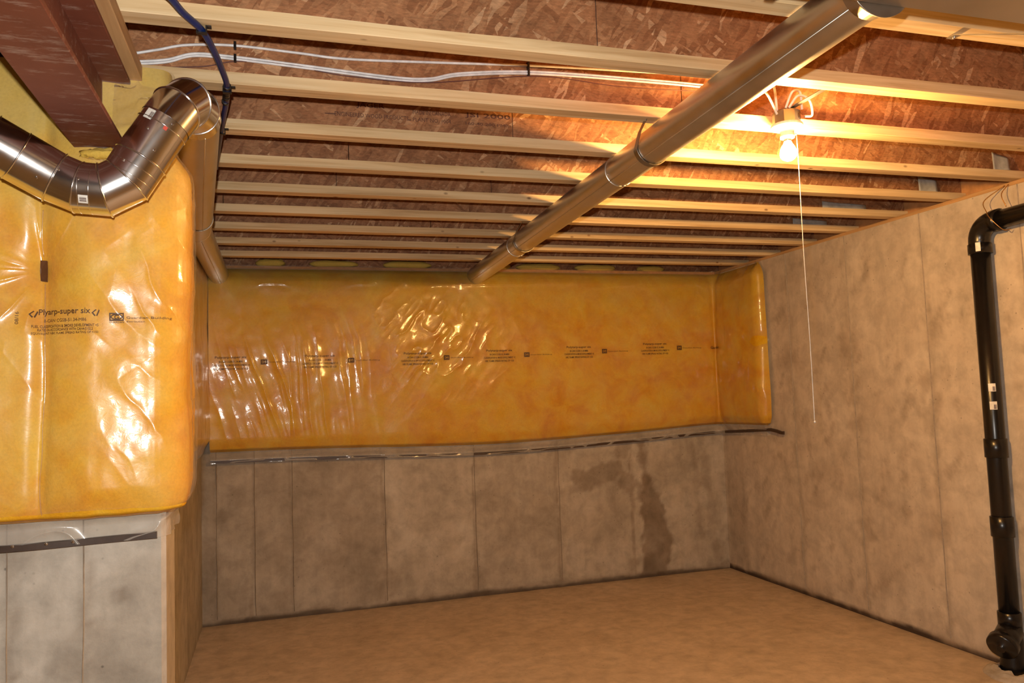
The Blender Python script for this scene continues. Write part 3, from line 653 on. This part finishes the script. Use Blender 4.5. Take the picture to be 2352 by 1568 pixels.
# torn fibreglass and film round the beam end
U = np.linspace(0, 2*np.pi, 40); V = np.linspace(-np.pi/2, np.pi/2, 20)
g = grid('loose_batt', U, V, lambda u, v: (BX+.025+.075*np.cos(v)*np.cos(u)*(1+.5*(fbm(u*3, v*3, 421)-.5)), 2.345+.03*np.cos(v)*np.sin(u), 2.152+.018*np.sin(v)+.016*(fbm(u*4, v*4, 422)-.5)))
tag(obj('loose_batt', g, MT['fiber']), 'torn tuft of yellow fibreglass under the end of the steel beam', 'insulation')
g = grid('film_scrap', np.linspace(0, 1, 40), np.linspace(0, 1, 40), lambda u, v: (BX+.035+.17*u, 2.30+.05*v-.03*np.sin(u*3)+.02*(fbm(u*5, v*5, 431)-.5), 2.20+.17*v*(1-.5*u)+.05*u+.015*(ridge(u*4, v*4, 432)-.3)))
tag(obj('film_scrap', g, MT['poly']), 'loose flap of clear film wrapped round the beam end above the elbow', 'film')

# ------------------------------------------------------------------ round metal ducts
def ring_bead(c, d, R, r=.003, seg=32):
    d = np.array(d, float); d /= np.linalg.norm(d); c = np.array(c, float)
    return lathe('seam_bead', [(R-.001, -r), (R+r*.8, -r*.6), (R+r*1.1, 0), (R+r*.8, r*.6), (R-.001, r)], tuple(c), tuple(d), seg)
def sticker(name, c, d, up, R, w_, h_, parent, m, off=.0012):
    """paper label that follows the pipe: c axis point, d axis dir, up = radial direction"""
    d = np.array(d, float); d /= np.linalg.norm(d); up = np.array(up, float); up -= d*(up@d); up /= np.linalg.norm(up); si = np.cross(d, up); c = np.array(c, float)
    al = w_/R/2; V = []; Fc = []; n = 9
    for j in range(2):
        for a in np.linspace(-al, al, n): V.append(c+d*h_*(j-.5)+(R+off)*(math.cos(a)*up+math.sin(a)*si))
    Fc = [(i, i+1, n+i+1, n+i) for i in range(n-1)]
    o = at(obj(name, mesh(name, V, Fc), m), parent)
    return o
def barcode(c, d, up, R, parent, w_=.016, h_=.012, n=6, cross=False):
    V = []; Fc = []; d = np.array(d, float); d /= np.linalg.norm(d); up = np.array(up, float); up -= d*(up@d); up /= np.linalg.norm(up); si = np.cross(d, up); c = np.array(c, float)
    for k in range(n):
        f = (k+.5)/n-.5; t = .28/n*(1.3 if k % 3 else .7)
        for (p, q) in ((f-t, -.5), (f+t, -.5), (f+t, .5), (f-t, .5)):
            a = (p*w_)/R; V.append(c+d*h_*q+(R+.002)*(math.cos(a)*up+math.sin(a)*si))
        Fc.append(tuple(range(k*4, k*4+4)))
    return at(obj('barcode', mesh('barcode', V, Fc), MT['webink']), parent)
def screw(p, nrm, parent, r=.0042):
    return at(obj('screw', lathe('screw', [(r, 0), (r, .002), (r*.6, .0045)], tuple(p), tuple(nrm), 8), MT['galv']), parent)

RD = .0645
# long straight duct below the joists
d0, d1 = np.array([1.325, 1.375, 2.3525]), np.array([1.440, 5.60, 2.3525]); ddir = (d1-d0)/np.linalg.norm(d1-d0)
dr = thing('round_duct', 'long straight galvanized round duct slung under the joists', 'duct', tuple(d0))
ys = [1.375, 2.86, 4.42, 5.60]
for a, b in zip(ys[:-1], ys[1:]):
    pa, pb = d0+ddir*(a-1.375), d0+ddir*(b-1.375); ex = .03 if b < 5.5 else 0
    at(obj('duct_section', tube('duct_section', [pa, pb-ddir*.04, pb-ddir*.035, pb+ddir*ex], [RD, RD, RD-.001, RD-.0015], 40, False), MT['duct']), dr)
    if b < 5.5:
        at(obj('seam_bead', ring_bead(pb, ddir, RD, .0022), MT['duct']), dr)
        for a2 in (200, 290): 
            n_ = np.array([math.cos(math.radians(a2)), 0, math.sin(math.radians(a2))]); screw(pb-ddir*.015+n_*RD, n_, dr)
at(obj('lock_seam', tube('lock_seam', [d0+np.array([-.046, 0, -.0455]), d1+np.array([-.046, 0, -.0455])], .002, 6), MT['duct']), dr)
# steel straps hooked on the joists
def strap(y, jy, label):
    c = d0+ddir*(y-1.375); t = thing('duct_strap', label, 'strap', tuple(c), 'straps round the long duct')
    a = np.radians(np.linspace(190, 345, 26)); P = [(c[0]-.066, jy, ZC-.001), (c[0]-.068, (jy+c[1])/2, ZC-.03)]+[(c[0]+(RD+.003)*math.cos(q), c[1], c[2]+(RD+.003)*math.sin(q)) for q in a]
    V = []; Fc = []
    for k, p in enumerate(P):
        rad = np.array([p[0]-c[0], 0, p[2]-c[2]]); rad /= np.linalg.norm(rad)
        for s_, t_ in ((-.014, 0), (.014, 0), (.014, .0018), (-.014, .0018)): V.append(np.array(p)+np.array([0, s_, 0])+rad*t_)
    for k in range(len(P)-1):
        for j in range(4): A = k*4+j; B = k*4+(j+1) % 4; Fc.append((A, B, B+4, A+4))
    at(obj('strap_band', mesh('strap_band', V, Fc), MT['strap']), t)
    e = P[-1]; at(obj('tail', boxes('tail', [(e[0]-.004, e[0]+.022, e[1]-.01, e[1]+.01, e[2]-.003, e[2]-.001)]), MT['strap']), t)
    screw((P[0][0], jy, ZC-.001), (0, 0, -1), t); return t
yj = lambda i: YI-(9-i)*SP+FW/2
strap(2.56, yj(2), 'dark steel strap holding the long round duct near the light bulb')
strap(4.27, yj(6), 'dark steel strap holding the long round duct near its far end')

# rectangular trunk duct that the long duct branches from
tr = thing('trunk_duct', 'dull grey rectangular metal trunk duct that the long round duct branches from', 'duct', (2.0, 1.2, 2.295))
at(obj('duct_body', boxes('duct_body', [(.55, XR-.16, .98, 1.372, 2.295, ZC-.003)], .004), MT['trunk']), tr)
for x in (1.02, 2.28, 3.2): at(obj('drive_cleat', boxes('drive_cleat', [(x-.012, x+.012, .972, 1.38, 2.287, 2.2945)], .002), MT['trunk']), tr)
at(obj('takeoff_collar', lathe('takeoff_collar', [(RD+.02, 0), (RD+.02, .004), (RD+.004, .006), (RD+.003, .05), (RD+.001, .05)], (1.325, 1.373, 2.3525), tuple(ddir), 40), MT['trunk']), tr)
st = thing('duct_strap', 'grey flat steel strap running from a joist to the trunk duct', 'strap', (1.85, 1.66, ZC-.01))
V = []; Pp = [(1.862, 1.69, ZC-.0015), (1.855, 1.655, ZC-.006), (1.80, 1.40, 2.293), (1.795, 1.34, 2.2905), (1.79, 1.05, 2.2905)]
for p in Pp:
    for s_, t_ in ((-.012, 0), (.012, 0), (.012, -.0018), (-.012, -.0018)): V.append((p[0]+s_, p[1], p[2]+t_))
Fc = [(k*4+j, k*4+(j+1) % 4, k*4+4+(j+1) % 4, k*4+4+j) for k in range(len(Pp)-1) for j in range(4)]
at(obj('strap_band', mesh('strap_band', V, Fc), MT['trunk']), st); screw((1.86, 1.672, ZC-.006), (0, 0, -1), st, .005)

# shiny duct that dips under the beam, turns up and runs back along the left wall
PY = 2.215
el = thing('elbow_duct', 'shiny silver duct with jointed elbows that dips under the steel beam', 'duct', (-.4, PY, 1.95))
A = [(-1.0875, 2.343), (-.611, 2.089), (-.534, 2.048), (-.478, 2.024), (-.418, 2.020), (-.366, 2.050), (-.333, 2.106), (-.272, 2.208)]
A = [np.array([x, PY-(.288, .040, 0, 0, 0, 0, 0, 0)[k], z]) for k, (x, z) in enumerate(A)]; E = A+[np.array([-.2465, PY+.012, 2.252]), np.array([-.224, PY+.055, 2.288]), np.array([-.211, 2.365, 2.303]), np.array([-.209, 2.43, 2.3045])]
RE = .0655
def section(i, j, r0=RE, r1=RE, name='elbow_gore'):
    P = E[i:j+1]; seg = 40
    # one gore, its rims cut along the mitre planes
    T, Nn, Bb, dd = frames(np.array(E)); V = []
    a = np.linspace(0, 2*np.pi, seg, endpoint=False)
    d = E[j]-E[i]; L = np.linalg.norm(d); d = d/L; up = np.array([0, 1., .0]); up = up-d*(up@d)
    if np.linalg.norm(up) < .2: up = np.array([0, 0, 1.])-d*d[2]
    up /= np.linalg.norm(up); si = np.cross(d, up)
    for end_, k, r in ((0, i, r0), (1, j, r1)):
        base = E[k]+np.outer(np.cos(a)*r, up)+np.outer(np.sin(a)*r, si); nrm = T[k]
        t = -((base-E[k])@nrm)/(d@nrm); V.append(base+np.outer(t, d))
    V = np.concatenate(V); Fc = [(q, (q+1) % seg, seg+(q+1) % seg, seg+q) for q in range(seg)]
    me = mesh(name, V, Fc, True); return at(obj(name, me, MT['galv']), el), V[:seg], V[seg:]
for i in range(len(E)-1):
    nm = 'duct_section' if i in (0, 6) else 'elbow_gore'
    o, va, vb = section(i, i+1, RE+(.0012 if i % 2 else 0), RE+(.0012 if i % 2 else 0), nm)
    cen = vb.mean(0); loop = np.concatenate([vb, vb[:2]]); loop = cen+(loop-cen)*1.006
    if i < len(E)-2 and i != 6: at(obj('seam_bead', tube('seam_bead', loop, .0024, 6, False, False), MT['galv']), el)
for off in (-.012, .014):
    for k in (3, 5):
        dd = (E[k+1]-E[k])/np.linalg.norm(E[k+1]-E[k]); at(obj('seam_bead', ring_bead(E[k]+dd*(.02+off), dd, RE, .0016), MT['galv']), el)
dl = (E[1]-E[0])/np.linalg.norm(E[1]-E[0]); du = (E[7]-E[6])/np.linalg.norm(E[7]-E[6])
at(obj('overlap_edge', ring_bead(E[1]-dl*.07, dl, RE+.001, .0018), MT['galv']), el)
at(obj('overlap_edge', ring_bead(E[6]+du*.10, du, RE+.0008, .0016), MT['galv']), el)
fr_ = np.array([.12, -1., -.05])
lb = sticker('paper_label', E[7]+du*(-.012), du, fr_+np.array([-.55, 0, .3]), RE, .024, .028, el, MT['label']); barcode(E[7]+du*(-.014), du, fr_+np.array([-.42, 0, .25]), RE, lb, .010, .018, 7)
dg = (E[4]-E[3])/np.linalg.norm(E[4]-E[3]); lb = sticker('paper_label', E[3]+dg*.022, dg, fr_+np.array([0, 0, -.75]), RE+.001, .022, .022, el, MT['label']); barcode(E[3]+dg*.022, dg, fr_+np.array([0, 0, -.75]), RE+.001, lb, .012, .016, 6)
for p, d, a in ((E[6]+du*.07, du, (-.15, -1, .1)), (E[6]+du*.115, du, (.45, -1, -.3)), (E[5]+du*.03, du, (-.1, -1, .3)), (E[3]+dg*.01, dg, (0, -1, .1)), (E[2]-dl*.01, dl, (0, -1, .2)), (E[2]-dl*.04, dl, (0, -1, -.6)), (E[6]+du*.03, du, (.4, -1, -.35))):
    n_ = np.array(a, float); d = np.array(d); n_ -= d*(n_@d); n_ /= np.linalg.norm(n_); screw(np.array(p)+n_*RE, n_, el, .0035)
sticker('red_marking', E[6]+du*.095, du, fr_+np.array([.22, 0, -.1]), RE, .010, .012, el, MT['red'], .0018)
# the run along the left wall
Q = [np.array([-.209, 2.425, 2.3045]), np.array([-.322, 3.70, 2.300]), np.array([-.350, 3.95, 2.305]), np.array([-.357, 5.59, 2.342])]
rn = thing('round_duct', 'straight galvanized round duct running back from the silver elbow along the left wall', 'duct', tuple(Q[0]))
at(obj('duct_section', tube('duct_section', [Q[0], Q[1]], RD-.001, 40, False), MT['duct']), rn)
at(obj('elbow_gore', tube('elbow_gore', [Q[1]-(Q[2]-Q[1])*.06, Q[2]], RD+.0015, 40, False), MT['duct']), rn)
at(obj('duct_section', tube('duct_section', [Q[2]-(Q[3]-Q[2])*.01, Q[3]], RD, 40, False), MT['duct']), rn)
for k in (1, 2):
    dd = (Q[k+1]-Q[k])/np.linalg.norm(Q[k+1]-Q[k]); at(obj('seam_bead', ring_bead(Q[k], dd, RD+.001, .002), MT['duct']), rn)
at(obj('lock_seam', tube('lock_seam', [Q[2]+np.array([.02, 0, -.062]), Q[3]+np.array([.02, 0, -.062])], .002, 6), MT['duct']), rn)
at(obj('lock_seam', tube('lock_seam', [Q[0]+np.array([.02, 0, -.0615]), Q[1]+np.array([.02, 0, -.0615])], .002, 6), MT['duct']), rn)

# ------------------------------------------------------------------ cables on the joist web
WYB = YI-7*SP+FW/2-.0048
def cable(P, r, label, m, flat=True, name='electrical_cable', grp='cables on the joist web'):
    t = thing(name, label, 'cable', tuple(P[0]), grp); S_ = spline(P, 14)
    if flat:
        for dz in (-r*.55, r*.55): pass
    at(obj('cable_sheath', tube('cable_sheath', S_, r, 10), m), t); return t
y = WYB-.006
C1 = [(-.40, y, 2.497), (-.32, y, 2.519), (-.241, y, 2.541), (-.104, y, 2.553), (.08, y, 2.548), (.239, y, 2.543), (.55, y, 2.560), (.843, y, 2.578), (1.20, y, 2.592), (1.62, y, 2.602), (1.71, y-.01, 2.56)]
C2 = [(-.40, y, 2.474), (-.30, y, 2.490), (-.22, y, 2.5165), (-.104, y, 2.5175), (.103, y, 2.509), (.377, y, 2.4965), (.50, y, 2.502), (.611, y, 2.530), (.86, y, 2.558), (1.237, y, 2.567), (1.6, y, 2.566), (1.70, y-.01, 2.54)]
C3 = [(-.40, y, 2.466), (-.30, y, 2.482), (-.22, y, 2.509), (-.104, y, 2.5095), (.103, y, 2.501), (.377, y, 2.488), (.50, y, 2.494), (.611, y, 2.522), (.86, y, 2.550), (1.237, y, 2.5585), (1.6, y, 2.556), (1.69, y-.012, 2.52)]
C4 = [(-.40, y, 2.456), (-.2, y, 2.478), (-.104, y, 2.503), (.05, y, 2.509), (.16, y, 2.493), (.26, y, 2.486), (.5, y, 2.488), (.88, y, 2.543), (1.2, y, 2.533), (1.6, y, 2.545)]
k1 = cable(C1, .0042, 'upper white electrical cable arching along the joist web', MT['cable'])
k2 = cable(C2, .0038, 'middle white electrical cable in the dipping pair on the joist web', MT['cable'])
k3 = cable(C3, .0038, 'lower white electrical cable in the dipping pair on the joist web', MT['cable'])
cable(C4, .0016, 'thin dark wire trailing below the white cables on the joist web', MT['wire'])
for k, x, z in ((k1, -.104, 2.553), (k2, -.104, 2.513), (k1, .848, 2.578), (k2, .848, 2.553)):
    at(obj('cable_staple', boxes('cable_staple', [(x-.004, x+.004, WYB-.0125, WYB+.001, z-.012, z+.012)], .001), MT['dark']), k)

# stamp on the web of the next joist
WYC = YI-6*SP+FW/2-.0052
def stamp(body, x, z, wd, ht, parent, bold=.0):
    V, Fc = text_flat(body, wd, ht, bold); o = obj('printed_lettering', mesh('printed_lettering', [(x+a, WYC-.0006, z+b) for a, b in V], Fc), MT['webink']); return at(o, parent)
J3 = [c for c in JO[3].children if c.name.startswith('web_panel')][0]
stamp('JAGER', .305, 2.541, .105, .024, J3, .01); stamp('ENGINEERED WOOD PRODUCTS', .225, 2.507, .275, .016, J3)
stamp('MADE IN CANADA', .517, 2.535, .148, .015, J3); stamp('PLANT NO. 1004', .517, 2.506, .148, .015, J3)
stamp('JSI 2000', .722, 2.533, .185, .024, J3, .01); stamp('160-40 200 PMB', .724, 2.507, .175, .012, J3)
for xa, xb, za in ((.19, .225, 2.512), (.50, .51, 2.508)): at(obj('ink_line', boxes('ink_line', [(xa, xb, WYC-.0007, WYC-.0002, za, za+.003)]), MT['webink']), J3)

# ------------------------------------------------------------------ blue water pipe
zp = ZC-.0105
PX = [(-.30, 1.70, zp), (-.262, 1.83, zp), (-.225, 1.918, zp), (-.204, 1.988, zp), (-.168, 2.073, zp), (-.148, 2.185, zp), (-.134, 2.312, zp), (-.127, 2.42, zp), (-.135, 2.55, zp), (-.155, 2.72, zp), (-.178, 2.92, zp), (-.218, 3.30, zp)]
pt = thing('water_pipe', 'bent blue plastic water pipe clipped under the joists', 'pipe', PX[0]); S_ = spline(PX, 12)
at(obj('pipe', tube('pipe', S_, .0088, 16), MT['blue']), pt)
for (x_, y_) in ((-.127, 2.435), (-.130, 2.475), (-.134, 2.52), (-.139, 2.56)):
    at(obj('crimp_ring', lathe('crimp_ring', [(.0095, -.006), (.0115, -.006), (.0115, .006), (.0095, .006)], (x_, y_, zp), (-.1, 1, 0), 16), MT['dark']), pt)
at(obj('coupling', lathe('coupling', [(.0085, -.035), (.0105, -.034), (.0105, .034), (.0085, .035)], (-.132, 2.497, zp), (-.09, 1, 0), 16), MT['dark']), pt)
def clip(x, y_):
    at(obj('pipe_clip', boxes('pipe_clip', [(x-.013, x+.013, y_-.007, y_+.007, ZC-.0225, ZC-.019), (x+.0095, x+.013, y_-.007, y_+.007, ZC-.02, ZC-.0005), (x-.013, x-.0095, y_-.007, y_+.007, ZC-.02, ZC-.0005), (x+.013, x+.024, y_-.007, y_+.007, ZC-.005, ZC-.0005)], .0008), MT['dark']), pt)
clip(-.168, 2.07); clip(-.128, 2.46); clip(-.168, 2.845)

# ------------------------------------------------------------------ bare bulb light
LX, LY, LZ = 1.815, 2.372, 2.402
lt = thing('ceiling_light', 'lit bare bulb in a white lampholder with a long white pull cord', 'light', (LX, LY, LZ))
def lp(name, me, m): return at(obj(name, me, m), lt)
lp('junction_box', lathe('junction_box', [(.050, .0), (.050, .045), (.047, .048)], (LX, LY, LZ+.004), (0, 0, 1), 8, False), MT['strap'])
lp('mounting_bar', boxes('mounting_bar', [(LX-.01, LX+.01, LY-.33, LY+.066, LZ+.053, LZ+.056)]), MT['strap'])
lp('lampholder', lathe('lampholder', [(.056, .003), (.058, -.002), (.056, -.009), (.040, -.014), (.027, -.018), (.024, -.034), (.026, -.036), (.026, -.046), (.021, -.048)], (LX, LY, LZ), (0, 0, 1), 32), MT['porcelain'])
lp('bulb_cap', lathe('bulb_cap', [(.013, -.044), (.014, -.055), (.013, -.060)], (LX, LY, LZ), (0, 0, 1), 20), MT['galv'])
bp = [(.0125, -.060), (.0155, -.068), (.022, -.078), (.0275, -.090), (.0298, -.102), (.0285, -.114), (.022, -.124), (.012, -.130), (.003, -.1315)]
lp('bulb', lathe('bulb', bp, (LX, LY, LZ), (0, 0, 1), 28), MT['bulb'])
cz = np.linspace(LZ-.036, 1.318, 40); lp('pull_cord', tube('pull_cord', np.stack([LX+.031+.0*cz+.0012*np.sin(cz*9), LY-.012+0*cz, cz], -1), .0013, 8), MT['cord'])
lp('cord_arm', tube('cord_arm', [(LX+.012, LY-.005, LZ-.030), (LX+.031, LY-.012, LZ-.034)], .004, 8), MT['porcelain'])
lp('cord_knob', lathe('cord_knob', [(.001, -.004), (.0032, -.002), (.0036, .001), (.0022, .004), (.001, .005)], (LX+.031, LY-.012, 1.315), (0, 0, 1), 12), MT['knobm'])
wd = thing('electrical_cable', 'short bright cable tails curling into the light box', 'cable', (LX-.05, LY, LZ+.05))
for P_ in ([(LX-.045, LY-.01, LZ+.05), (LX-.062, LY-.03, LZ+.085), (LX-.085, LY-.05, LZ+.13), (LX-.10, LY-.02, LZ+.20)], [(LX-.05, LY-.015, LZ+.035), (LX-.085, LY-.035, LZ+.07), (LX-.12, LY-.05, LZ+.10), (LX-.17, LY-.03, LZ+.17)],
           [(LX-.02, LY-.045, LZ+.05), (LX+.0, LY-.075, LZ+.085), (LX+.05, LY-.07, LZ+.075), (LX+.075, LY-.05, LZ+.03), (LX+.05, LY-.04, LZ+.025)], [(LX-.03, LY-.04, LZ+.05), (LX-.02, LY-.07, LZ+.10), (LX+.02, LY-.06, LZ+.105), (LX+.04, LY-.04, LZ+.05)]):
    at(obj('cable_tail', tube('cable_tail', spline(P_, 10), .0045, 8), MT['cable']), wd)
at(obj('ground_wire', tube('ground_wire', spline([(LX+.05, LY-.03, LZ+.03), (LX+.085, LY-.035, LZ+.03), (LX+.09, LY-.03, LZ+.075)], 8), .0012, 6), MT['copper']), wd)

# ------------------------------------------------------------------ black drain stack on the right wall
R3 = .0455; AX, AY = XR-.062, 3.05; TZB = 2.235
ab = thing('drain_pipe', 'black plastic drain stack with couplings and a cleanout standing against the right wall', 'pipe', (AX, AY, 0))
def ap(name, me, m=None): return at(obj(name, me, m or MT['abs']), ab)
ap('pipe_section', tube('pipe_section', [(AX, AY, .10), (AX, AY, 2.14)], R3, 32))
a = np.radians(np.linspace(0, 90, 9)); RB = .085
el_p = [(AX, AY, TZB-RB-.035)]+[(AX, AY-RB+RB*math.cos(q), TZB-RB+RB*math.sin(q)) for q in a]+[(AX, AY-RB-.03, TZB)]
ap('bend', tube('bend', el_p, R3+.005, 32, True)); 
ap('bend_collar', lathe('bend_collar', [(R3+.002, -.025), (R3+.010, -.025), (R3+.010, .025), (R3+.002, .025)], (AX, AY, TZB-RB-.04), (0, 0, 1), 32))
ap('bend_collar', lathe('bend_collar', [(R3+.002, -.02), (R3+.009, -.02), (R3+.009, .02), (R3+.002, .02)], (AX, AY-RB-.025, TZB), (0, 1, 0), 32))
ap('pipe_section', tube('pipe_section', [(AX, AY-RB-.02, TZB), (AX, -.6, TZB+.045)], R3, 32))
for z0, z1 in ((1.055, 1.150), (.665, .765), (.235, .30)):
    ap('coupling', lathe('coupling', [(R3+.001, z0), (R3+.007, z0+.002), (R3+.007, z1-.002), (R3+.001, z1)], (AX, AY, 0), (0, 0, 1), 32))
# cleanout tee: branch that faces into the room with a round plug
ap('cleanout_branch', tube('cleanout_branch', [(AX, AY, .21), (AX-.10, AY-.035, .155)], R3+.012, 32))
cd = np.array([-.10, -.035, -.055]); cd /= np.linalg.norm(cd); cc = np.array([AX-.10, AY-.035, .155])
ap('cleanout_plug', lathe('cleanout_plug', [(R3+.012, -.03), (R3+.024, -.028), (R3+.024, .004), (R3+.018, .012), (.02, .014), (.02, .024), (.016, .026)], tuple(cc), tuple(cd), 32))
ap('foot', lathe('foot', [(R3+.006, .0), (R3+.014, .004), (R3+.012, .05), (R3+.007, .075), (R3+.006, .24)], (AX, AY, 0), (0, 0, 1), 32))
toward = np.array([-AX, -AY, 0.])
for z, s_ in ((1.405, 1), (1.315, 1)):
    lb = sticker('paper_label', (AX, AY, z), (0, 0, 1), toward+np.array([.0, -.6, 0]), R3, .032, .040, ab, MT['label']); barcode((AX, AY, z-.006), (0, 0, 1), toward+np.array([.5, -1.2, 0]), R3, lb, .012, .022, 5)
sticker('paper_label', (AX, AY, TZB-RB-.035), (0, 0, 1), toward+np.array([-1.2, 0, 0]), R3+.010, .022, .045, ab, MT['label'])
sticker('paper_label', (AX, AY-.52, TZB+.008), (0, 1, 0), (-1, 0, -.35), R3, .022, .06, ab, MT['label'])
hw = thing('wire_hanger', 'thin bent wire loop holding the black drain pipe up to the sill', 'hanger', (AX, AY-RB-.06, TZB))
loop = [(XR+.0, AY-RB-.03, ZC-.012), (AX-.01, AY-.055, TZB+.11), (AX-.035, AY-RB+.0, TZB+.045), (AX-R3-.012, AY-RB-.04, TZB), (AX-.02, AY-RB-.07, TZB-R3-.012), (AX+.03, AY-RB-.07, TZB-R3-.008)]
at(obj('wire', tube('wire', spline(loop, 8), .0022, 6), MT['copper']), hw)
at(obj('wire', tube('wire', spline([(XR+.0, AY-RB-.05, ZC-.012), (AX+.0, AY-RB-.06, TZB+.12), (AX, AY-RB-.08, TZB+R3+.01)], 8), .0022, 6), MT['copper']), hw)
# grout heap at the foot of the stack
U = np.linspace(0, 2*np.pi, 40); V = np.linspace(0, 1, 14)
g = grid('rubble', U, V, lambda u, v: (AX-.01+(.14-.07*v)*np.cos(u)*(1+.3*(fbm(u*2, v*2, 501)-.5)), AY-.02+(.15-.07*v)*np.sin(u)*(1+.3*(fbm(u*2, v*3, 502)-.5)), .035*np.sqrt(v)*(1+.9*(fbm(u*4, v*5, 503)-.5))-.003))
tag(obj('rubble', g, MT['conc_p']), 'rough heap of broken concrete round the foot of the black drain stack', 'rubble')

# grey scraps wedged between joist ends and the right wall
for i, (k, xx, w_, lab) in enumerate(((3, 3.40, .10, 'upright grey paper scrap by the joist end nearest the black pipe bend'), (4, 3.36, .12, 'tilted pale grey paper scrap on the next joist end along the right wall'), (5, 3.16, .30, 'long grey strip lying on a joist flange near the right wall'), (6, 3.24, .25, 'shorter grey strip on a joist flange close to the right corner'))):
    yy = YI-(9-k)*SP; g = grid('paper_scrap', np.linspace(0, 1, 8), np.linspace(0, 1, 8), lambda u, v: (xx+w_*(u-.5)+.01*v, yy+.004+.012*v+.004*np.sin(u*5), ZC+FH+.0006+(.09 if i < 2 else .04)*v*(1-.3*u)))
    o = tag(obj('paper_scrap', g, MT['foam']), lab, 'scrap', 'grey scraps at the joist ends')
    sd = o.modifiers.new('thickness', 'SOLIDIFY'); sd.thickness = .002
